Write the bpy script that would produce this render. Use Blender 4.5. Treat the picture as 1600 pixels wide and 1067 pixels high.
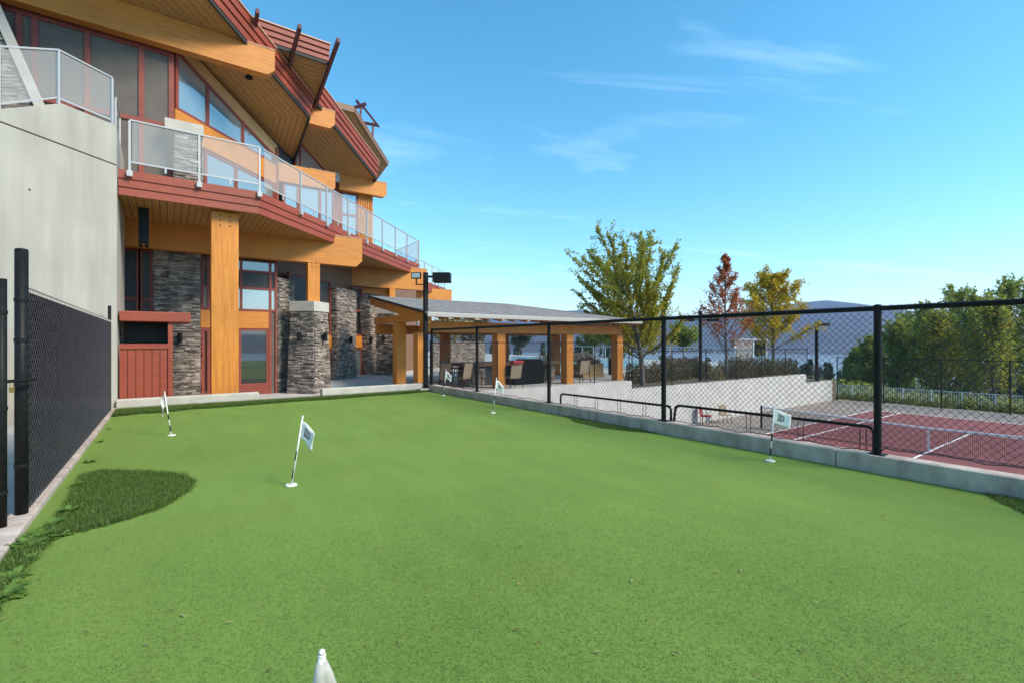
import bpy, math, random
import numpy as np
random.seed(7); np.random.seed(7)
R = math.radians
for o in list(bpy.data.objects): bpy.data.objects.remove(o)
scn = bpy.context.scene
COL = scn.collection

# ------------------------------------------------------------------ camera
# world: x runs along the far end of the green, y along its length, z up, green at z = 0
CX, CY, CZ = -7.13, -14.66, 1.6
FPX = 750.0
cam = bpy.data.cameras.new('camera'); camo = bpy.data.objects.new('camera', cam); COL.objects.link(camo)
cam.sensor_width = 36.0; cam.lens = FPX/1600*36; cam.clip_start = 0.05; cam.clip_end = 30000
cam.shift_y = (535-533.5)/1600
camo.location = (CX, CY, CZ); camo.rotation_euler = (R(90), 0, -math.atan2(.584, .811))
scn.camera = camo

# ------------------------------------------------------------------ sky, sun, exposure
SUN_AZ = math.atan2(0.50, -0.87)      # direction to the sun in world xy: (x=.50, y=-.87)
SUN_EL = R(40)
w = bpy.data.worlds.new('World'); scn.world = w; w.use_nodes = True
nt = w.node_tree; N = nt.nodes; L = nt.links
for n in list(N): N.remove(n)
out = N.new('ShaderNodeOutputWorld'); bg = N.new('ShaderNodeBackground')
sky = N.new('ShaderNodeTexSky'); sky.sky_type = 'NISHITA'; sky.sun_disc = False
sky.sun_elevation = SUN_EL; sky.sun_rotation = SUN_AZ
sky.air_density = 1.0; sky.dust_density = 0.0; sky.ozone_density = 1.6; sky.altitude = 400
hs = N.new('ShaderNodeHueSaturation'); hs.inputs['Saturation'].default_value = 1.28; hs.inputs['Hue'].default_value = 0.478
L.new(sky.outputs[0], hs.inputs['Color'])
tc = N.new('ShaderNodeTexCoord'); sep = N.new('ShaderNodeSeparateXYZ'); L.new(tc.outputs['Generated'], sep.inputs[0])
dv = N.new('ShaderNodeMath'); dv.operation = 'ADD'; dv.inputs[1].default_value = 0.12; L.new(sep.outputs[2], dv.inputs[0])
pv = N.new('ShaderNodeVectorMath'); pv.operation = 'DIVIDE'; cb = N.new('ShaderNodeCombineXYZ')
L.new(dv.outputs[0], cb.inputs[0]); L.new(dv.outputs[0], cb.inputs[1]); cb.inputs[2].default_value = 1
L.new(tc.outputs['Generated'], pv.inputs[0]); L.new(cb.outputs[0], pv.inputs[1])
mp = N.new('ShaderNodeMapping'); mp.vector_type = 'TEXTURE'; mp.inputs['Rotation'].default_value = (0, 0, R(-28)); mp.inputs['Scale'].default_value = (1.9, .55, 1.0)
mp.inputs['Location'].default_value = (-4.4, 2.6, 0)
L.new(pv.outputs[0], mp.inputs[0])
cn = N.new('ShaderNodeTexNoise'); cn.inputs['Scale'].default_value = 1.15; cn.inputs['Detail'].default_value = 7; cn.inputs['Roughness'].default_value = 0.58
cn.inputs['Distortion'].default_value = 0.5
L.new(mp.outputs[0], cn.inputs['Vector'])
cr = N.new('ShaderNodeValToRGB'); cr.color_ramp.elements[0].position = 0.555; cr.color_ramp.elements[1].position = 0.80
cr.color_ramp.elements[0].color = (0, 0, 0, 1); cr.color_ramp.elements[1].color = (.17, .17, .17, 1)
L.new(cn.outputs['Fac'], cr.inputs[0])
cm = N.new('ShaderNodeMix'); cm.data_type = 'RGBA'; cm.inputs['B'].default_value = (8.6, 10.2, 11.6, 1)
L.new(cr.outputs[0], cm.inputs['Factor']); L.new(hs.outputs[0], cm.inputs['A'])
L.new(cm.outputs['Result'], bg.inputs[0]); bg.inputs[1].default_value = 0.142
L.new(bg.outputs[0], out.inputs[0])
sl = bpy.data.lights.new('sun', 'SUN'); slo = bpy.data.objects.new('sun', sl); COL.objects.link(slo)
sl.energy = 2.75; sl.angle = R(20); sl.color = (1.0, .90, .76)
sd = (math.cos(SUN_EL)*math.sin(SUN_AZ), math.cos(SUN_EL)*math.cos(SUN_AZ), math.sin(SUN_EL))
slo.location = (20, -10, 30)
slo.rotation_euler = (math.pi/2-SUN_EL, 0, math.pi-SUN_AZ)
scn.view_settings.view_transform = 'Standard'; scn.view_settings.look = 'None'
scn.view_settings.gamma = 1; scn.view_settings.exposure = 1.0; scn.view_settings.use_curve_mapping = False
scn.render.engine = 'CYCLES'
scn.cycles.max_bounces = 8; scn.cycles.transparent_max_bounces = 24; scn.cycles.volume_bounces = 0

# ------------------------------------------------------------------ helpers: pixel rays onto the real planes of the place
def ray(px):
    k = (px-800)/FPX
    return (.811*k+.584, -.584*k+.811)
def on_z(px, py, z=0.0):
    Y = FPX*(CZ-z)/(py-535); d = ray(px)
    return (CX+d[0]*Y, CY+d[1]*Y)
def at_depth(px, py, Y):
    d = ray(px); return (CX+d[0]*Y, CY+d[1]*Y, CZ+(535-py)/FPX*Y)
S2 = math.sqrt(.5)
class Frame:                       # a vertical plane: s along d, z up, w out along n
    def __init__(s, o, d, n): s.o, s.d, s.n = o, d, n
    def pt(s, a, z, w=0): return (s.o[0]+s.d[0]*a+s.n[0]*w, s.o[1]+s.d[1]*a+s.n[1]*w, z)
    def hit(s, px, py=535):
        r = ray(px); qx, qy = CX-s.o[0], CY-s.o[1]
        Y = -(qx*s.n[0]+qy*s.n[1])/(r[0]*s.n[0]+r[1]*s.n[1])
        x, y = qx+r[0]*Y, qy+r[1]*Y
        return (x*s.d[0]+y*s.d[1], CZ+(535-py)/FPX*Y)
    def s(s_, px): return s_.hit(px)[0]
    def z(s_, px, py): return s_.hit(px, py)[1]
def FY(y): return Frame((0, y), (1, 0), (0, -1))          # faces the green; s = x
def FXr(x): return Frame((x, 0), (0, 1), (1, 0))          # faces +x; s = y
def F45(c): return Frame((c, 0), (S2, S2), (S2, -S2))     # the diagonal faces, x - y = c ; s = y*sqrt2

# ------------------------------------------------------------------ helpers: meshes
class MB:
    def __init__(s): s.v = []; s.f = []
    def quadbox(s, p):                                     # 8 points: bottom 4 then top 4
        n = len(s.v); s.v += [tuple(q) for q in p]
        s.f += [(n+3,n+2,n+1,n), (n+4,n+5,n+6,n+7), (n,n+1,n+5,n+4), (n+1,n+2,n+6,n+5), (n+2,n+3,n+7,n+6), (n+3,n,n+4,n+7)]
        return s
    def box(s, x0, x1, y0, y1, z0, z1):
        return s.quadbox([(x0,y0,z0),(x1,y0,z0),(x1,y1,z0),(x0,y1,z0),(x0,y0,z1),(x1,y0,z1),(x1,y1,z1),(x0,y1,z1)])
    def fb(s, F, s0, s1, z0, z1, w0, w1):
        P = F.pt
        return s.quadbox([P(s0,z0,w1),P(s1,z0,w1),P(s1,z0,w0),P(s0,z0,w0),P(s0,z1,w1),P(s1,z1,w1),P(s1,z1,w0),P(s0,z1,w0)])
    def prism(s, F, poly, w0, w1):                         # polygon (s,z) counter-clockwise seen from outside
        n = len(s.v); m = len(poly)
        s.v += [F.pt(a, z, w1) for a, z in poly]+[F.pt(a, z, w0) for a, z in poly]
        s.f += [tuple(range(n, n+m)), tuple(range(n+2*m-1, n+m-1, -1))]
        for i in range(m):
            j = (i+1) % m; s.f.append((n+j, n+i, n+m+i, n+m+j))
        return s
    def slab(s, poly, z0, z1):                             # plan polygon ccw, z0/z1 numbers or functions of (x,y)
        f0 = z0 if callable(z0) else (lambda x, y: z0); f1 = z1 if callable(z1) else (lambda x, y: z1)
        n = len(s.v); m = len(poly)
        s.v += [(x, y, f0(x, y)) for x, y in poly]+[(x, y, f1(x, y)) for x, y in poly]
        s.f += [tuple(range(n+m-1, n-1, -1)), tuple(range(n+m, n+2*m))]
        for i in range(m):
            j = (i+1) % m; s.f.append((n+i, n+j, n+m+j, n+m+i))
        return s
    def bar(s, a, b, wd, ht, up=(0, 0, 1)):                # rectangular bar from a to b
        a = np.array(a, float); b = np.array(b, float); d = b-a; d /= np.linalg.norm(d)
        sx = np.cross(d, up); 
        if np.linalg.norm(sx) < 1e-6: sx = np.cross(d, (1, 0, 0))
        sx /= np.linalg.norm(sx); sy = np.cross(sx, d)
        P = []
        for q in (a, b): P += [q-sx*wd/2-sy*ht/2, q+sx*wd/2-sy*ht/2, q+sx*wd/2+sy*ht/2, q-sx*wd/2+sy*ht/2]
        return s.quadbox(P)
    def tube(s, pts, r, n=8, cap=True):
        pts = [np.array(p, float) for p in pts]; rr = r if isinstance(r, (list, tuple)) else [r]*len(pts)
        base = len(s.v)
        for i, p in enumerate(pts):
            d = pts[min(i+1, len(pts)-1)]-pts[max(i-1, 0)]; d /= np.linalg.norm(d)+1e-9
            h = np.array((0, 0, 1.)) if abs(d[2]) < .95 else np.array((1., 0, 0))
            a = np.cross(d, h); a /= np.linalg.norm(a); b = np.cross(d, a)
            for k in range(n):
                t = 2*math.pi*k/n; s.v.append(tuple(p+(a*math.cos(t)+b*math.sin(t))*rr[i]))
        for i in range(len(pts)-1):
            for k in range(n):
                k2 = (k+1) % n; q = base+i*n
                s.f.append((q+k, q+n+k, q+n+k2, q+k2))
        if cap:
            s.f.append(tuple(range(base, base+n))); q = base+(len(pts)-1)*n; s.f.append(tuple(range(q+n-1, q-1, -1)))
        return s
    def quad(s, a, b, c, d):
        n = len(s.v); s.v += [tuple(a), tuple(b), tuple(c), tuple(d)]; s.f.append((n, n+1, n+2, n+3)); return s
    def sphere(s, c, r, nu=8, nv=6, sq=(1, 1, 1)):
        n = len(s.v)
        for j in range(nv+1):
            t = math.pi*j/nv
            for i in range(nu):
                a = 2*math.pi*i/nu
                s.v.append((c[0]+r*sq[0]*math.sin(t)*math.cos(a), c[1]+r*sq[1]*math.sin(t)*math.sin(a), c[2]+r*sq[2]*math.cos(t)))
        for j in range(nv):
            for i in range(nu):
                i2 = (i+1) % nu; s.f.append((n+j*nu+i, n+(j+1)*nu+i, n+(j+1)*nu+i2, n+j*nu+i2))
        return s
WL = {}
def wloc(o): return WL.get(o.name, (0, 0, 0))
def tag(o, label=None, cat=None, group=None, kind=None):
    if label: o['label'] = label
    if cat: o['category'] = cat
    if group: o['group'] = group
    if kind: o['kind'] = kind
    return o
def link_at(o, loc, parent):
    COL.objects.link(o); WL[o.name] = loc
    if parent is not None:
        o.parent = parent; p = wloc(parent); o.location = (loc[0]-p[0], loc[1]-p[1], loc[2]-p[2])
    else: o.location = loc
    return o
def obj(name, mb, mat, parent=None, smooth=False, bevel=0, local=False):
    me = bpy.data.meshes.new(name)
    if isinstance(mb, MB): V = np.array(mb.v, float); F = mb.f
    else: V, F = mb
    if local: loc = np.zeros(3)
    else:
        lo, hi = V.min(0), V.max(0); loc = np.array([(lo[0]+hi[0])/2, (lo[1]+hi[1])/2, lo[2]])
    if isinstance(F, np.ndarray):
        A = V-loc; me.vertices.add(len(A)); me.vertices.foreach_set('co', A.ravel().astype(np.float32))
        k = F.shape[1]; me.loops.add(F.size); me.loops.foreach_set('vertex_index', F.ravel().astype(np.int32))
        me.polygons.add(len(F)); me.polygons.foreach_set('loop_start', np.arange(0, F.size, k, dtype=np.int32))
        me.polygons.foreach_set('loop_total', np.full(len(F), k, np.int32)); me.update(calc_edges=True)
    else:
        me.from_pydata((V-loc).tolist(), [], F); me.update()
    if mat is not None: me.materials.append(MAT[mat])
    if smooth: me.polygons.foreach_set('use_smooth', [True]*len(me.polygons))
    o = bpy.data.objects.new(name, me)
    link_at(o, tuple(loc), parent)
    if bevel:
        b = o.modifiers.new('bevel', 'BEVEL'); b.width = bevel; b.segments = 2; b.limit_method = 'ANGLE'
    return o
def thing(name, loc, label, cat, group=None):
    o = bpy.data.objects.new(name, None); o.empty_display_size = .2
    link_at(o, tuple(loc), None); return tag(o, label, cat, group)
def copy_tree(o, parent=None, loc=None, rz=None):
    c = o.copy(); COL.objects.link(c); c.parent = parent
    if loc is not None: c.location = loc
    if rz is not None: c.rotation_euler = (0, 0, rz)
    for ch in [q for q in bpy.data.objects if q.parent == o]: copy_tree(ch, c)
    return c

# ------------------------------------------------------------------ materials
MAT = {}
def newmat(name):
    m = bpy.data.materials.new(name); m.use_nodes = True; MAT[name] = m
    return m, m.node_tree.nodes, m.node_tree.links, m.node_tree.nodes['Principled BSDF']
def mk(name, c0, c1=None, rough=.6, scale=6., stretch=(1, 1, 1), detail=5, bump=0., bscale=None, metal=0., spec=.5, island=0., big=0., lo=.35, hi=.65, obj_coords=False, sheen=0):
    m, n, l, b = newmat(name); c1 = c1 or c0
    b.inputs['Roughness'].default_value = rough; b.inputs['Metallic'].default_value = metal
    b.inputs['Specular IOR Level'].default_value = spec
    tc = n.new('ShaderNodeTexCoord'); geo = n.new('ShaderNodeNewGeometry')
    mp = n.new('ShaderNodeMapping'); mp.inputs['Scale'].default_value = stretch
    l.new(tc.outputs['Object'] if obj_coords else geo.outputs['Position'], mp.inputs[0])
    nz = n.new('ShaderNodeTexNoise'); nz.inputs['Scale'].default_value = scale; nz.inputs['Detail'].default_value = detail; nz.inputs['Roughness'].default_value = .6
    l.new(mp.outputs[0], nz.inputs['Vector'])
    rp = n.new('ShaderNodeValToRGB'); rp.color_ramp.elements[0].position = lo; rp.color_ramp.elements[1].position = hi
    rp.color_ramp.elements[0].color = (*c0, 1); rp.color_ramp.elements[1].color = (*c1, 1)
    l.new(nz.outputs['Fac'], rp.inputs[0]); col = rp.outputs[0]
    if big:
        n2 = n.new('ShaderNodeTexNoise'); n2.inputs['Scale'].default_value = .7; n2.inputs['Detail'].default_value = 4; l.new(geo.outputs['Position'], n2.inputs['Vector'])
        mr = n.new('ShaderNodeMapRange'); mr.inputs['From Min'].default_value = .3; mr.inputs['From Max'].default_value = .7
        mr.inputs['To Min'].default_value = 1-big; mr.inputs['To Max'].default_value = 1+big; l.new(n2.outputs['Fac'], mr.inputs[0])
        mx = n.new('ShaderNodeVectorMath'); mx.operation = 'SCALE'; l.new(col, mx.inputs[0]); l.new(mr.outputs[0], mx.inputs['Scale']); col = mx.outputs[0]
    if island:
        mr = n.new('ShaderNodeMapRange'); mr.inputs['To Min'].default_value = 1-island; mr.inputs['To Max'].default_value = 1+island
        l.new(geo.outputs['Random Per Island'], mr.inputs[0])
        mx = n.new('ShaderNodeVectorMath'); mx.operation = 'SCALE'; l.new(col, mx.inputs[0]); l.new(mr.outputs[0], mx.inputs['Scale']); col = mx.outputs[0]
    l.new(col, b.inputs['Base Color'])
    if bump:
        nb = n.new('ShaderNodeTexNoise'); nb.inputs['Scale'].default_value = bscale or scale*3; nb.inputs['Detail'].default_value = 6; l.new(mp.outputs[0], nb.inputs['Vector'])
        bp = n.new('ShaderNodeBump'); bp.inputs['Strength'].default_value = bump; bp.inputs['Distance'].default_value = .02
        l.new(nb.outputs['Fac'], bp.inputs['Height']); l.new(bp.outputs[0], b.inputs['Normal'])
    return m
def wood(name, c0, c1, stretch, **k): mk(name, c0, c1, rough=.55, scale=5, stretch=stretch, detail=10, bump=.25, lo=.3, hi=.7, big=.10, **k)
OR0, OR1 = (.46, .145, .012), (.66, .255, .030)
wood('glulam_x', OR0, OR1, (.35, 4, 7)); wood('glulam_y', OR0, OR1, (4, .35, 7)); wood('glulam_z', OR0, OR1, (5, 5, .3))
wood('cedar_soffit', (.36, .17, .045), (.50, .26, .08), (2, 2, 2), island=.34)
wood('cedar_trim', (.50, .27, .09), (.60, .34, .13), (1, 1, 1))
wood('red_board', (.24, .042, .018), (.32, .062, .026), (1.2, 1.2, 5), island=.08)
wood('red_frame', (.20, .038, .020), (.26, .052, .028), (1, 1, 1))
wood('dark_red', (.085, .018, .016), (.12, .026, .022), (1, 1, 1))
mk('drip_edge', (.62, .34, .22), rough=.5); mk('dark_strip', (.03, .026, .02), rough=.7)
mk('concrete', (.35, .325, .272), (.46, .43, .362), rough=.85, scale=1.6, bump=.15, bscale=25, big=.10, lo=.3, hi=.7, stretch=(1.6, 1.6, .14))
mk('kerb_concrete', (.33, .255, .205), (.58, .465, .385), rough=.9, scale=5, bump=.4, bscale=40, big=.2, lo=.3, hi=.68, stretch=(1, 1, .5))
mk('wall_concrete', (.42, .392, .355), (.50, .47, .43), rough=.9, scale=3, bump=.1, bscale=30, big=.06)
mk('patio_concrete', (.42, .40, .37), (.52, .50, .46), rough=.85, scale=1.2, bump=.1, bscale=30, big=.1)
mk('cap_concrete', (.45, .41, .345), (.54, .495, .42), rough=.85, scale=3, bump=.08, bscale=30)
mk('ledgestone', (.14, .112, .092), (.42, .345, .285), rough=.85, scale=5, bump=.5, bscale=30, island=.6, lo=.3, hi=.72)
mk('mortar', (.035, .032, .03), rough=1)
mk('black_metal', (.009, .0085, .008), (.015, .0145, .014), rough=.5, scale=20, spec=.16)
mk('black_vinyl', (.022, .022, .025), rough=.3)
mk('slat_plastic', (.008, .008, .011), (.013, .013, .017), rough=.5, scale=12, island=.2, spec=.2)
mk('wire_sheen', (.030, .029, .032), (.052, .050, .055), rough=.35, scale=9)
mk('alu', (.46, .45, .43), rough=.45, metal=.2)
mk('white_metal', (.70, .71, .72), rough=.4)
mk('screen', (.105, .088, .072), (.13, .11, .092), rough=.75, scale=3)
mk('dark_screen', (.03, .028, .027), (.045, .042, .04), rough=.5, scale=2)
mk('roof_shingle', (.17, .165, .165), (.25, .245, .24), rough=.85, scale=7, stretch=(1, 1, 1), bump=.4, bscale=25, island=.12)
mk('gutter', (.38, .355, .32), rough=.5)
mk('court_red', (.20, .052, .050), (.25, .068, .062), rough=.9, scale=1.5, bump=.08, bscale=60, big=.08)
mk('court_taupe', (.22, .175, .145), (.29, .235, .195), rough=.9, scale=1.2, bump=.08, bscale=60, big=.1)
mk('line_white', (.74, .72, .69), (.80, .78, .75), rough=.8, scale=10)
mk('net_black', (.02, .018, .02), rough=.8)
mk('flag_white', (.84, .79, .71), rough=.8); mk('pole_white', (.80, .78, .70), rough=.45); mk('cup_white', (.74, .76, .62), rough=.5)
mk('flag_shaded', (.36, .34, .28), (.52, .49, .41), rough=.9, scale=14); mk('print_dark', (.05, .05, .055), rough=.8)  # first: darker cloth for the near flag, its shaded side put into the colour
mk('tan_sling', (.32, .24, .155), (.38, .29, .19), rough=.8, scale=30)
mk('red_cloth', (.26, .014, .022), rough=.8)
mk('bar_wood', (.16, .075, .035), (.24, .12, .06), rough=.5, scale=4, stretch=(.5, 4, 4))
mk('planter_wood', (.28, .165, .06), (.36, .22, .085), rough=.7, scale=5, stretch=(.5, 3, 3), island=.1)
mk('grill_cover', (.005, .005, .005), (.009, .009, .009), rough=.8, scale=6, bump=.6, bscale=8, spec=.08)
mk('bark', (.10, .085, .07), (.19, .165, .14), rough=.9, scale=14, bump=.5, bscale=40)
mk('soil', (.10, .075, .05), (.16, .12, .085), rough=1, scale=5, bump=.5)
mk('ac_metal', (.035, .035, .038), rough=.5); mk('ac_top', (.32, .33, .33), rough=.5)
mk('brass', (.55, .38, .12), rough=.35, metal=.8)
mk('lamp_lens', (.55, .60, .58), (.2, .25, .24), rough=.15, scale=60)
mk('skylight', (.95, .95, .9), rough=.4)
# turf
def turf(name, c0, c1, c2):
    m, n, l, b = newmat(name); b.inputs['Roughness'].default_value = .95; b.inputs['Specular IOR Level'].default_value = .1; b.inputs['Sheen Weight'].default_value = .07; b.inputs['Sheen Roughness'].default_value = .45; b.inputs['Sheen Tint'].default_value = (.8, .95, .3, 1)
    geo = n.new('ShaderNodeNewGeometry')
    def noise(sc, de, ro=.6, st=None):
        t = n.new('ShaderNodeTexNoise'); t.inputs['Scale'].default_value = sc; t.inputs['Detail'].default_value = de; t.inputs['Roughness'].default_value = ro
        if st:
            mp = n.new('ShaderNodeMapping'); mp.inputs['Scale'].default_value = st; l.new(geo.outputs['Position'], mp.inputs[0]); l.new(mp.outputs[0], t.inputs['Vector'])
        else: l.new(geo.outputs['Position'], t.inputs['Vector'])
        return t
    fine = noise(130, 4, .75); mid = noise(26, 6, .75); big = noise(.55, 6, .6); streak = noise(3.0, 4, .6, (1.0, .18, 1))
    r = n.new('ShaderNodeValToRGB'); r.color_ramp.elements[0].position = .25; r.color_ramp.elements[1].position = .78
    r.color_ramp.elements[0].color = (*c0, 1); r.color_ramp.elements[1].color = (*c2, 1); e = r.color_ramp.elements.new(.5); e.color = (*c1, 1)
    ad = n.new('ShaderNodeMath'); ad.operation = 'MULTIPLY_ADD'; l.new(fine.outputs['Fac'], ad.inputs[0]); ad.inputs[1].default_value = .55
    a2 = n.new('ShaderNodeMath'); a2.operation = 'MULTIPLY'; l.new(mid.outputs['Fac'], a2.inputs[0]); a2.inputs[1].default_value = .45
    l.new(a2.outputs[0], ad.inputs[2]); l.new(ad.outputs[0], r.inputs[0])
    def scl(col, t, a, b_, lo=.3, hi=.7):
        mr = n.new('ShaderNodeMapRange'); mr.inputs['From Min'].default_value = lo; mr.inputs['From Max'].default_value = hi
        mr.inputs['To Min'].default_value = a; mr.inputs['To Max'].default_value = b_; l.new(t.outputs['Fac'], mr.inputs[0])
        mx = n.new('ShaderNodeVectorMath'); mx.operation = 'SCALE'; l.new(col, mx.inputs[0]); l.new(mr.outputs[0], mx.inputs['Scale']); return mx.outputs[0]
    c = scl(r.outputs[0], big, .92, 1.08); c = scl(c, streak, .93, 1.07)
    # worn, slightly yellower areas
    wn = noise(.9, 5, .55); mr = n.new('ShaderNodeMapRange'); mr.inputs['From Min'].default_value = .48; mr.inputs['From Max'].default_value = .72
    mr.inputs['To Max'].default_value = .3; l.new(wn.outputs['Fac'], mr.inputs[0])
    mx = n.new('ShaderNodeMix'); mx.data_type = 'RGBA'; l.new(mr.outputs[0], mx.inputs['Factor']); l.new(c, mx.inputs['A']); mx.inputs['B'].default_value = (c1[0]*1.35, c1[1]*1.06, c1[2]*1.2, 1)
    l.new(mx.outputs['Result'], b.inputs['Base Color'])
    bp = n.new('ShaderNodeBump'); bp.inputs['Strength'].default_value = .7; bp.inputs['Distance'].default_value = .012
    l.new(ad.outputs[0], bp.inputs['Height']); l.new(bp.outputs[0], b.inputs['Normal'])
turf('putting_turf', (.086, .147, .024), (.160, .252, .049), (.240, .345, .082))
def leafmat(name, cols, trans=.35):
    m, n, l, b = newmat(name)
    geo = n.new('ShaderNodeNewGeometry'); r = n.new('ShaderNodeValToRGB')
    while len(r.color_ramp.elements) < len(cols): r.color_ramp.elements.new(.5)
    for i, c in enumerate(cols):
        r.color_ramp.elements[i].position = i/(len(cols)-1); r.color_ramp.elements[i].color = (*c, 1)
    l.new(geo.outputs['Random Per Island'], r.inputs[0]); l.new(r.outputs[0], b.inputs['Base Color'])
    b.inputs['Roughness'].default_value = .6; b.inputs['Specular IOR Level'].default_value = .3
    tr = n.new('ShaderNodeBsdfTranslucent'); l.new(r.outputs[0], tr.inputs[0]); mx = n.new('ShaderNodeMixShader'); mx.inputs[0].default_value = trans
    l.new(b.outputs[0], mx.inputs[1]); l.new(tr.outputs[0], mx.inputs[2]); l.new(mx.outputs[0], n['Material Output'].inputs[0])
leafmat('rough_grass', [(.06, .115, .02), (.11, .18, .032), (.20, .28, .06)])
leafmat('fibre_grass', [(.10, .178, .028), (.155, .252, .042), (.22, .328, .068)], .25)
leafmat('weed_leaf', [(.11, .21, .035), (.16, .28, .05), (.21, .33, .075)])
leafmat('maple_green', [(.28, .29, .035), (.36, .37, .05), (.45, .43, .07), (.30, .31, .04)], .65)
leafmat('maple_red', [(.34, .06, .03), (.46, .12, .04), (.52, .20, .05), (.40, .08, .04), (.46, .27, .05)], .5)
leafmat('maple_yellow', [(.52, .42, .03), (.62, .43, .03), (.45, .42, .03), (.64, .34, .03), (.38, .40, .04)], .6)
leafmat('poplar_green', [(.22, .26, .05), (.30, .34, .065), (.37, .40, .085), (.24, .28, .055)], .68)
leafmat('poplar_light', [(.22, .25, .04), (.30, .32, .055), (.34, .35, .07)], .5)
leafmat('conifer_leaf', [(.025, .055, .025), (.04, .075, .03), (.055, .095, .035)], .2)
leafmat('hedge_leaf', [(.11, .09, .04), (.15, .115, .05), (.11, .12, .045), (.19, .12, .065)], .35)
leafmat('straw_leaf', [(.28, .22, .09), (.36, .29, .13), (.22, .20, .07)], .3)
leafmat('flower_leaf', [(.14, .18, .04), (.30, .12, .17), (.17, .20, .05), (.40, .20, .26), (.16, .19, .05)], .35)
leafmat('shrub_yellow', [(.14, .16, .03), (.22, .22, .04), (.09, .12, .025)], .3)
leafmat('debris', [(.30, .22, .08), (.10, .06, .03), (.42, .36, .20)], .1)
mk('rough_base', (.045, .085, .016), (.085, .14, .026), rough=1, scale=40)
# glass
def glassy(name, base, refl, rough=.03, tint=(1, 1, 1)):
    m, n, l, b = newmat(name); b.inputs['Base Color'].default_value = (*base, 1); b.inputs['Roughness'].default_value = .3
    g = n.new('ShaderNodeBsdfGlossy'); g.inputs['Roughness'].default_value = rough; g.inputs['Color'].default_value = (*tint, 1)
    fr = n.new('ShaderNodeLayerWeight'); fr.inputs['Blend'].default_value = .35
    mr = n.new('ShaderNodeMapRange'); mr.inputs['To Min'].default_value = refl; mr.inputs['To Max'].default_value = min(1, refl+.5); l.new(fr.outputs['Fresnel'], mr.inputs[0])
    mx = n.new('ShaderNodeMixShader'); l.new(mr.outputs[0], mx.inputs[0]); l.new(b.outputs[0], mx.inputs[1]); l.new(g.outputs[0], mx.inputs[2]); l.new(mx.outputs[0], n['Material Output'].inputs[0])
glassy('window_glass', (.20, .235, .235), .30, tint=(.92, .92, .88)); glassy('dark_glass', (.014, .014, .014), .17, tint=(.9, .9, .88))
m, n, l, b = newmat('guard_glass'); b.inputs['Base Color'].default_value = (.66, .63, .60, 1); b.inputs['Roughness'].default_value = .25; b.inputs['Specular IOR Level'].default_value = .25
t = n.new('ShaderNodeBsdfTransparent'); t.inputs[0].default_value = (.93, .95, .95, 1); mx = n.new('ShaderNodeMixShader'); mx.inputs[0].default_value = .80
l.new(b.outputs[0], mx.inputs[1]); l.new(t.outputs[0], mx.inputs[2]); l.new(mx.outputs[0], n['Material Output'].inputs[0])
m, n, l, b = newmat('pool_water'); b.inputs['Base Color'].default_value = (.22, .58, .62, 1); b.inputs['Roughness'].default_value = .08
m, n, l, b = newmat('lake_water'); b.inputs['Base Color'].default_value = (.30, .34, .35, 1); b.inputs['Roughness'].default_value = .2
mk('terrain', (.035, .050, .022), (.10, .085, .055), rough=1, scale=.02, detail=9, lo=.35, hi=.62)

# ================================================================== THE SETTING
def terrain():
    na, nr = 540, 96
    ks = [(300, 512), (560, 505), (700, 500), (800, 494), (870, 489), (910, 486), (950, 491), (1010, 499), (1100, 494), (1180, 484), (1240, 475), (1290, 470), (1340, 475), (1420, 486), (1500, 498), (1600, 508), (1800, 512)]
    azk = [math.atan2(p-800, FPX) for p, _ in ks]; yk = [q for _, q in ks]
    fw = math.atan2(.811, .584)
    rad = np.concatenate([[0], np.geomspace(6, 7000, nr-1)])
    rng = np.random.RandomState(3)
    ph = rng.rand(12)*6.28
    V = np.zeros((na, nr, 3))
    for i in range(na):
        az = -math.pi+2*math.pi*i/na
        ang = fw-az; ca, sa = math.cos(ang), math.sin(ang)
        yy = np.interp(az, azk, yk); kf = math.sqrt(1+math.tan(az)**2) if abs(az) < 1.2 else 2.0
        for j, r in enumerate(rad):
            x, y = CX+ca*r, CY+sa*r
            dx = max(0, x-36, -45-x); dy = max(0, y-75, -70-y); d = math.hypot(dx, dy)
            z = -2.85-.115*d if d < 330 else -40.8-(d-330)*.01
            z = max(z, -46)
            if r > 2050:
                t = min(1, (r-2050)/1250); ridge = (535-yy)/FPX*3300/kf
                nn = sum(math.sin(az*(9+7*q)+ph[q]+r*.0011*(q+1))*(1/(1+q)) for q in range(6))
                z = -46+(ridge+48)*(t**.85)+nn*9*min(1, t*3)*(1-.6*t)
                if r > 3400: z -= (r-3400)*.03
            V[i, j] = (x, y, z)
    F = []
    idx = lambda i, j: (i % na)*nr+j
    I, J = np.meshgrid(np.arange(na), np.arange(nr-1), indexing='ij')
    F = np.stack([(I*nr+J).ravel(), (I*nr+J+1).ravel(), (((I+1) % na)*nr+J+1).ravel(), (((I+1) % na)*nr+J).ravel()], 1)
    F = F[:, ::-1]
    o = obj('ground', (V.reshape(-1, 3), F), 'terrain', smooth=True); tag(o, kind='structure')
terrain()
lk = MB()
for i in range(96):
    a0, a1 = 2*math.pi*i/96, 2*math.pi*(i+1)/96
    lk.quad((CX+380*math.cos(a0), CY+380*math.sin(a0), -40), (CX+2600*math.cos(a0), CY+2600*math.sin(a0), -40), (CX+2600*math.cos(a1), CY+2600*math.sin(a1), -40), (CX+380*math.cos(a1), CY+380*math.sin(a1), -40))
tag(obj('lake', lk, 'lake_water'), kind='structure')
XL = -8.08                       # left edge of the green
g = MB(); g.box(XL-.02, -.07, -26, .12, -2.8, 0)
tag(obj('putting_green', g, 'putting_turf'), kind='structure')
g = MB(); g.box(-20, XL-.24, -26, 3.2, -2.8, -.02)
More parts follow.
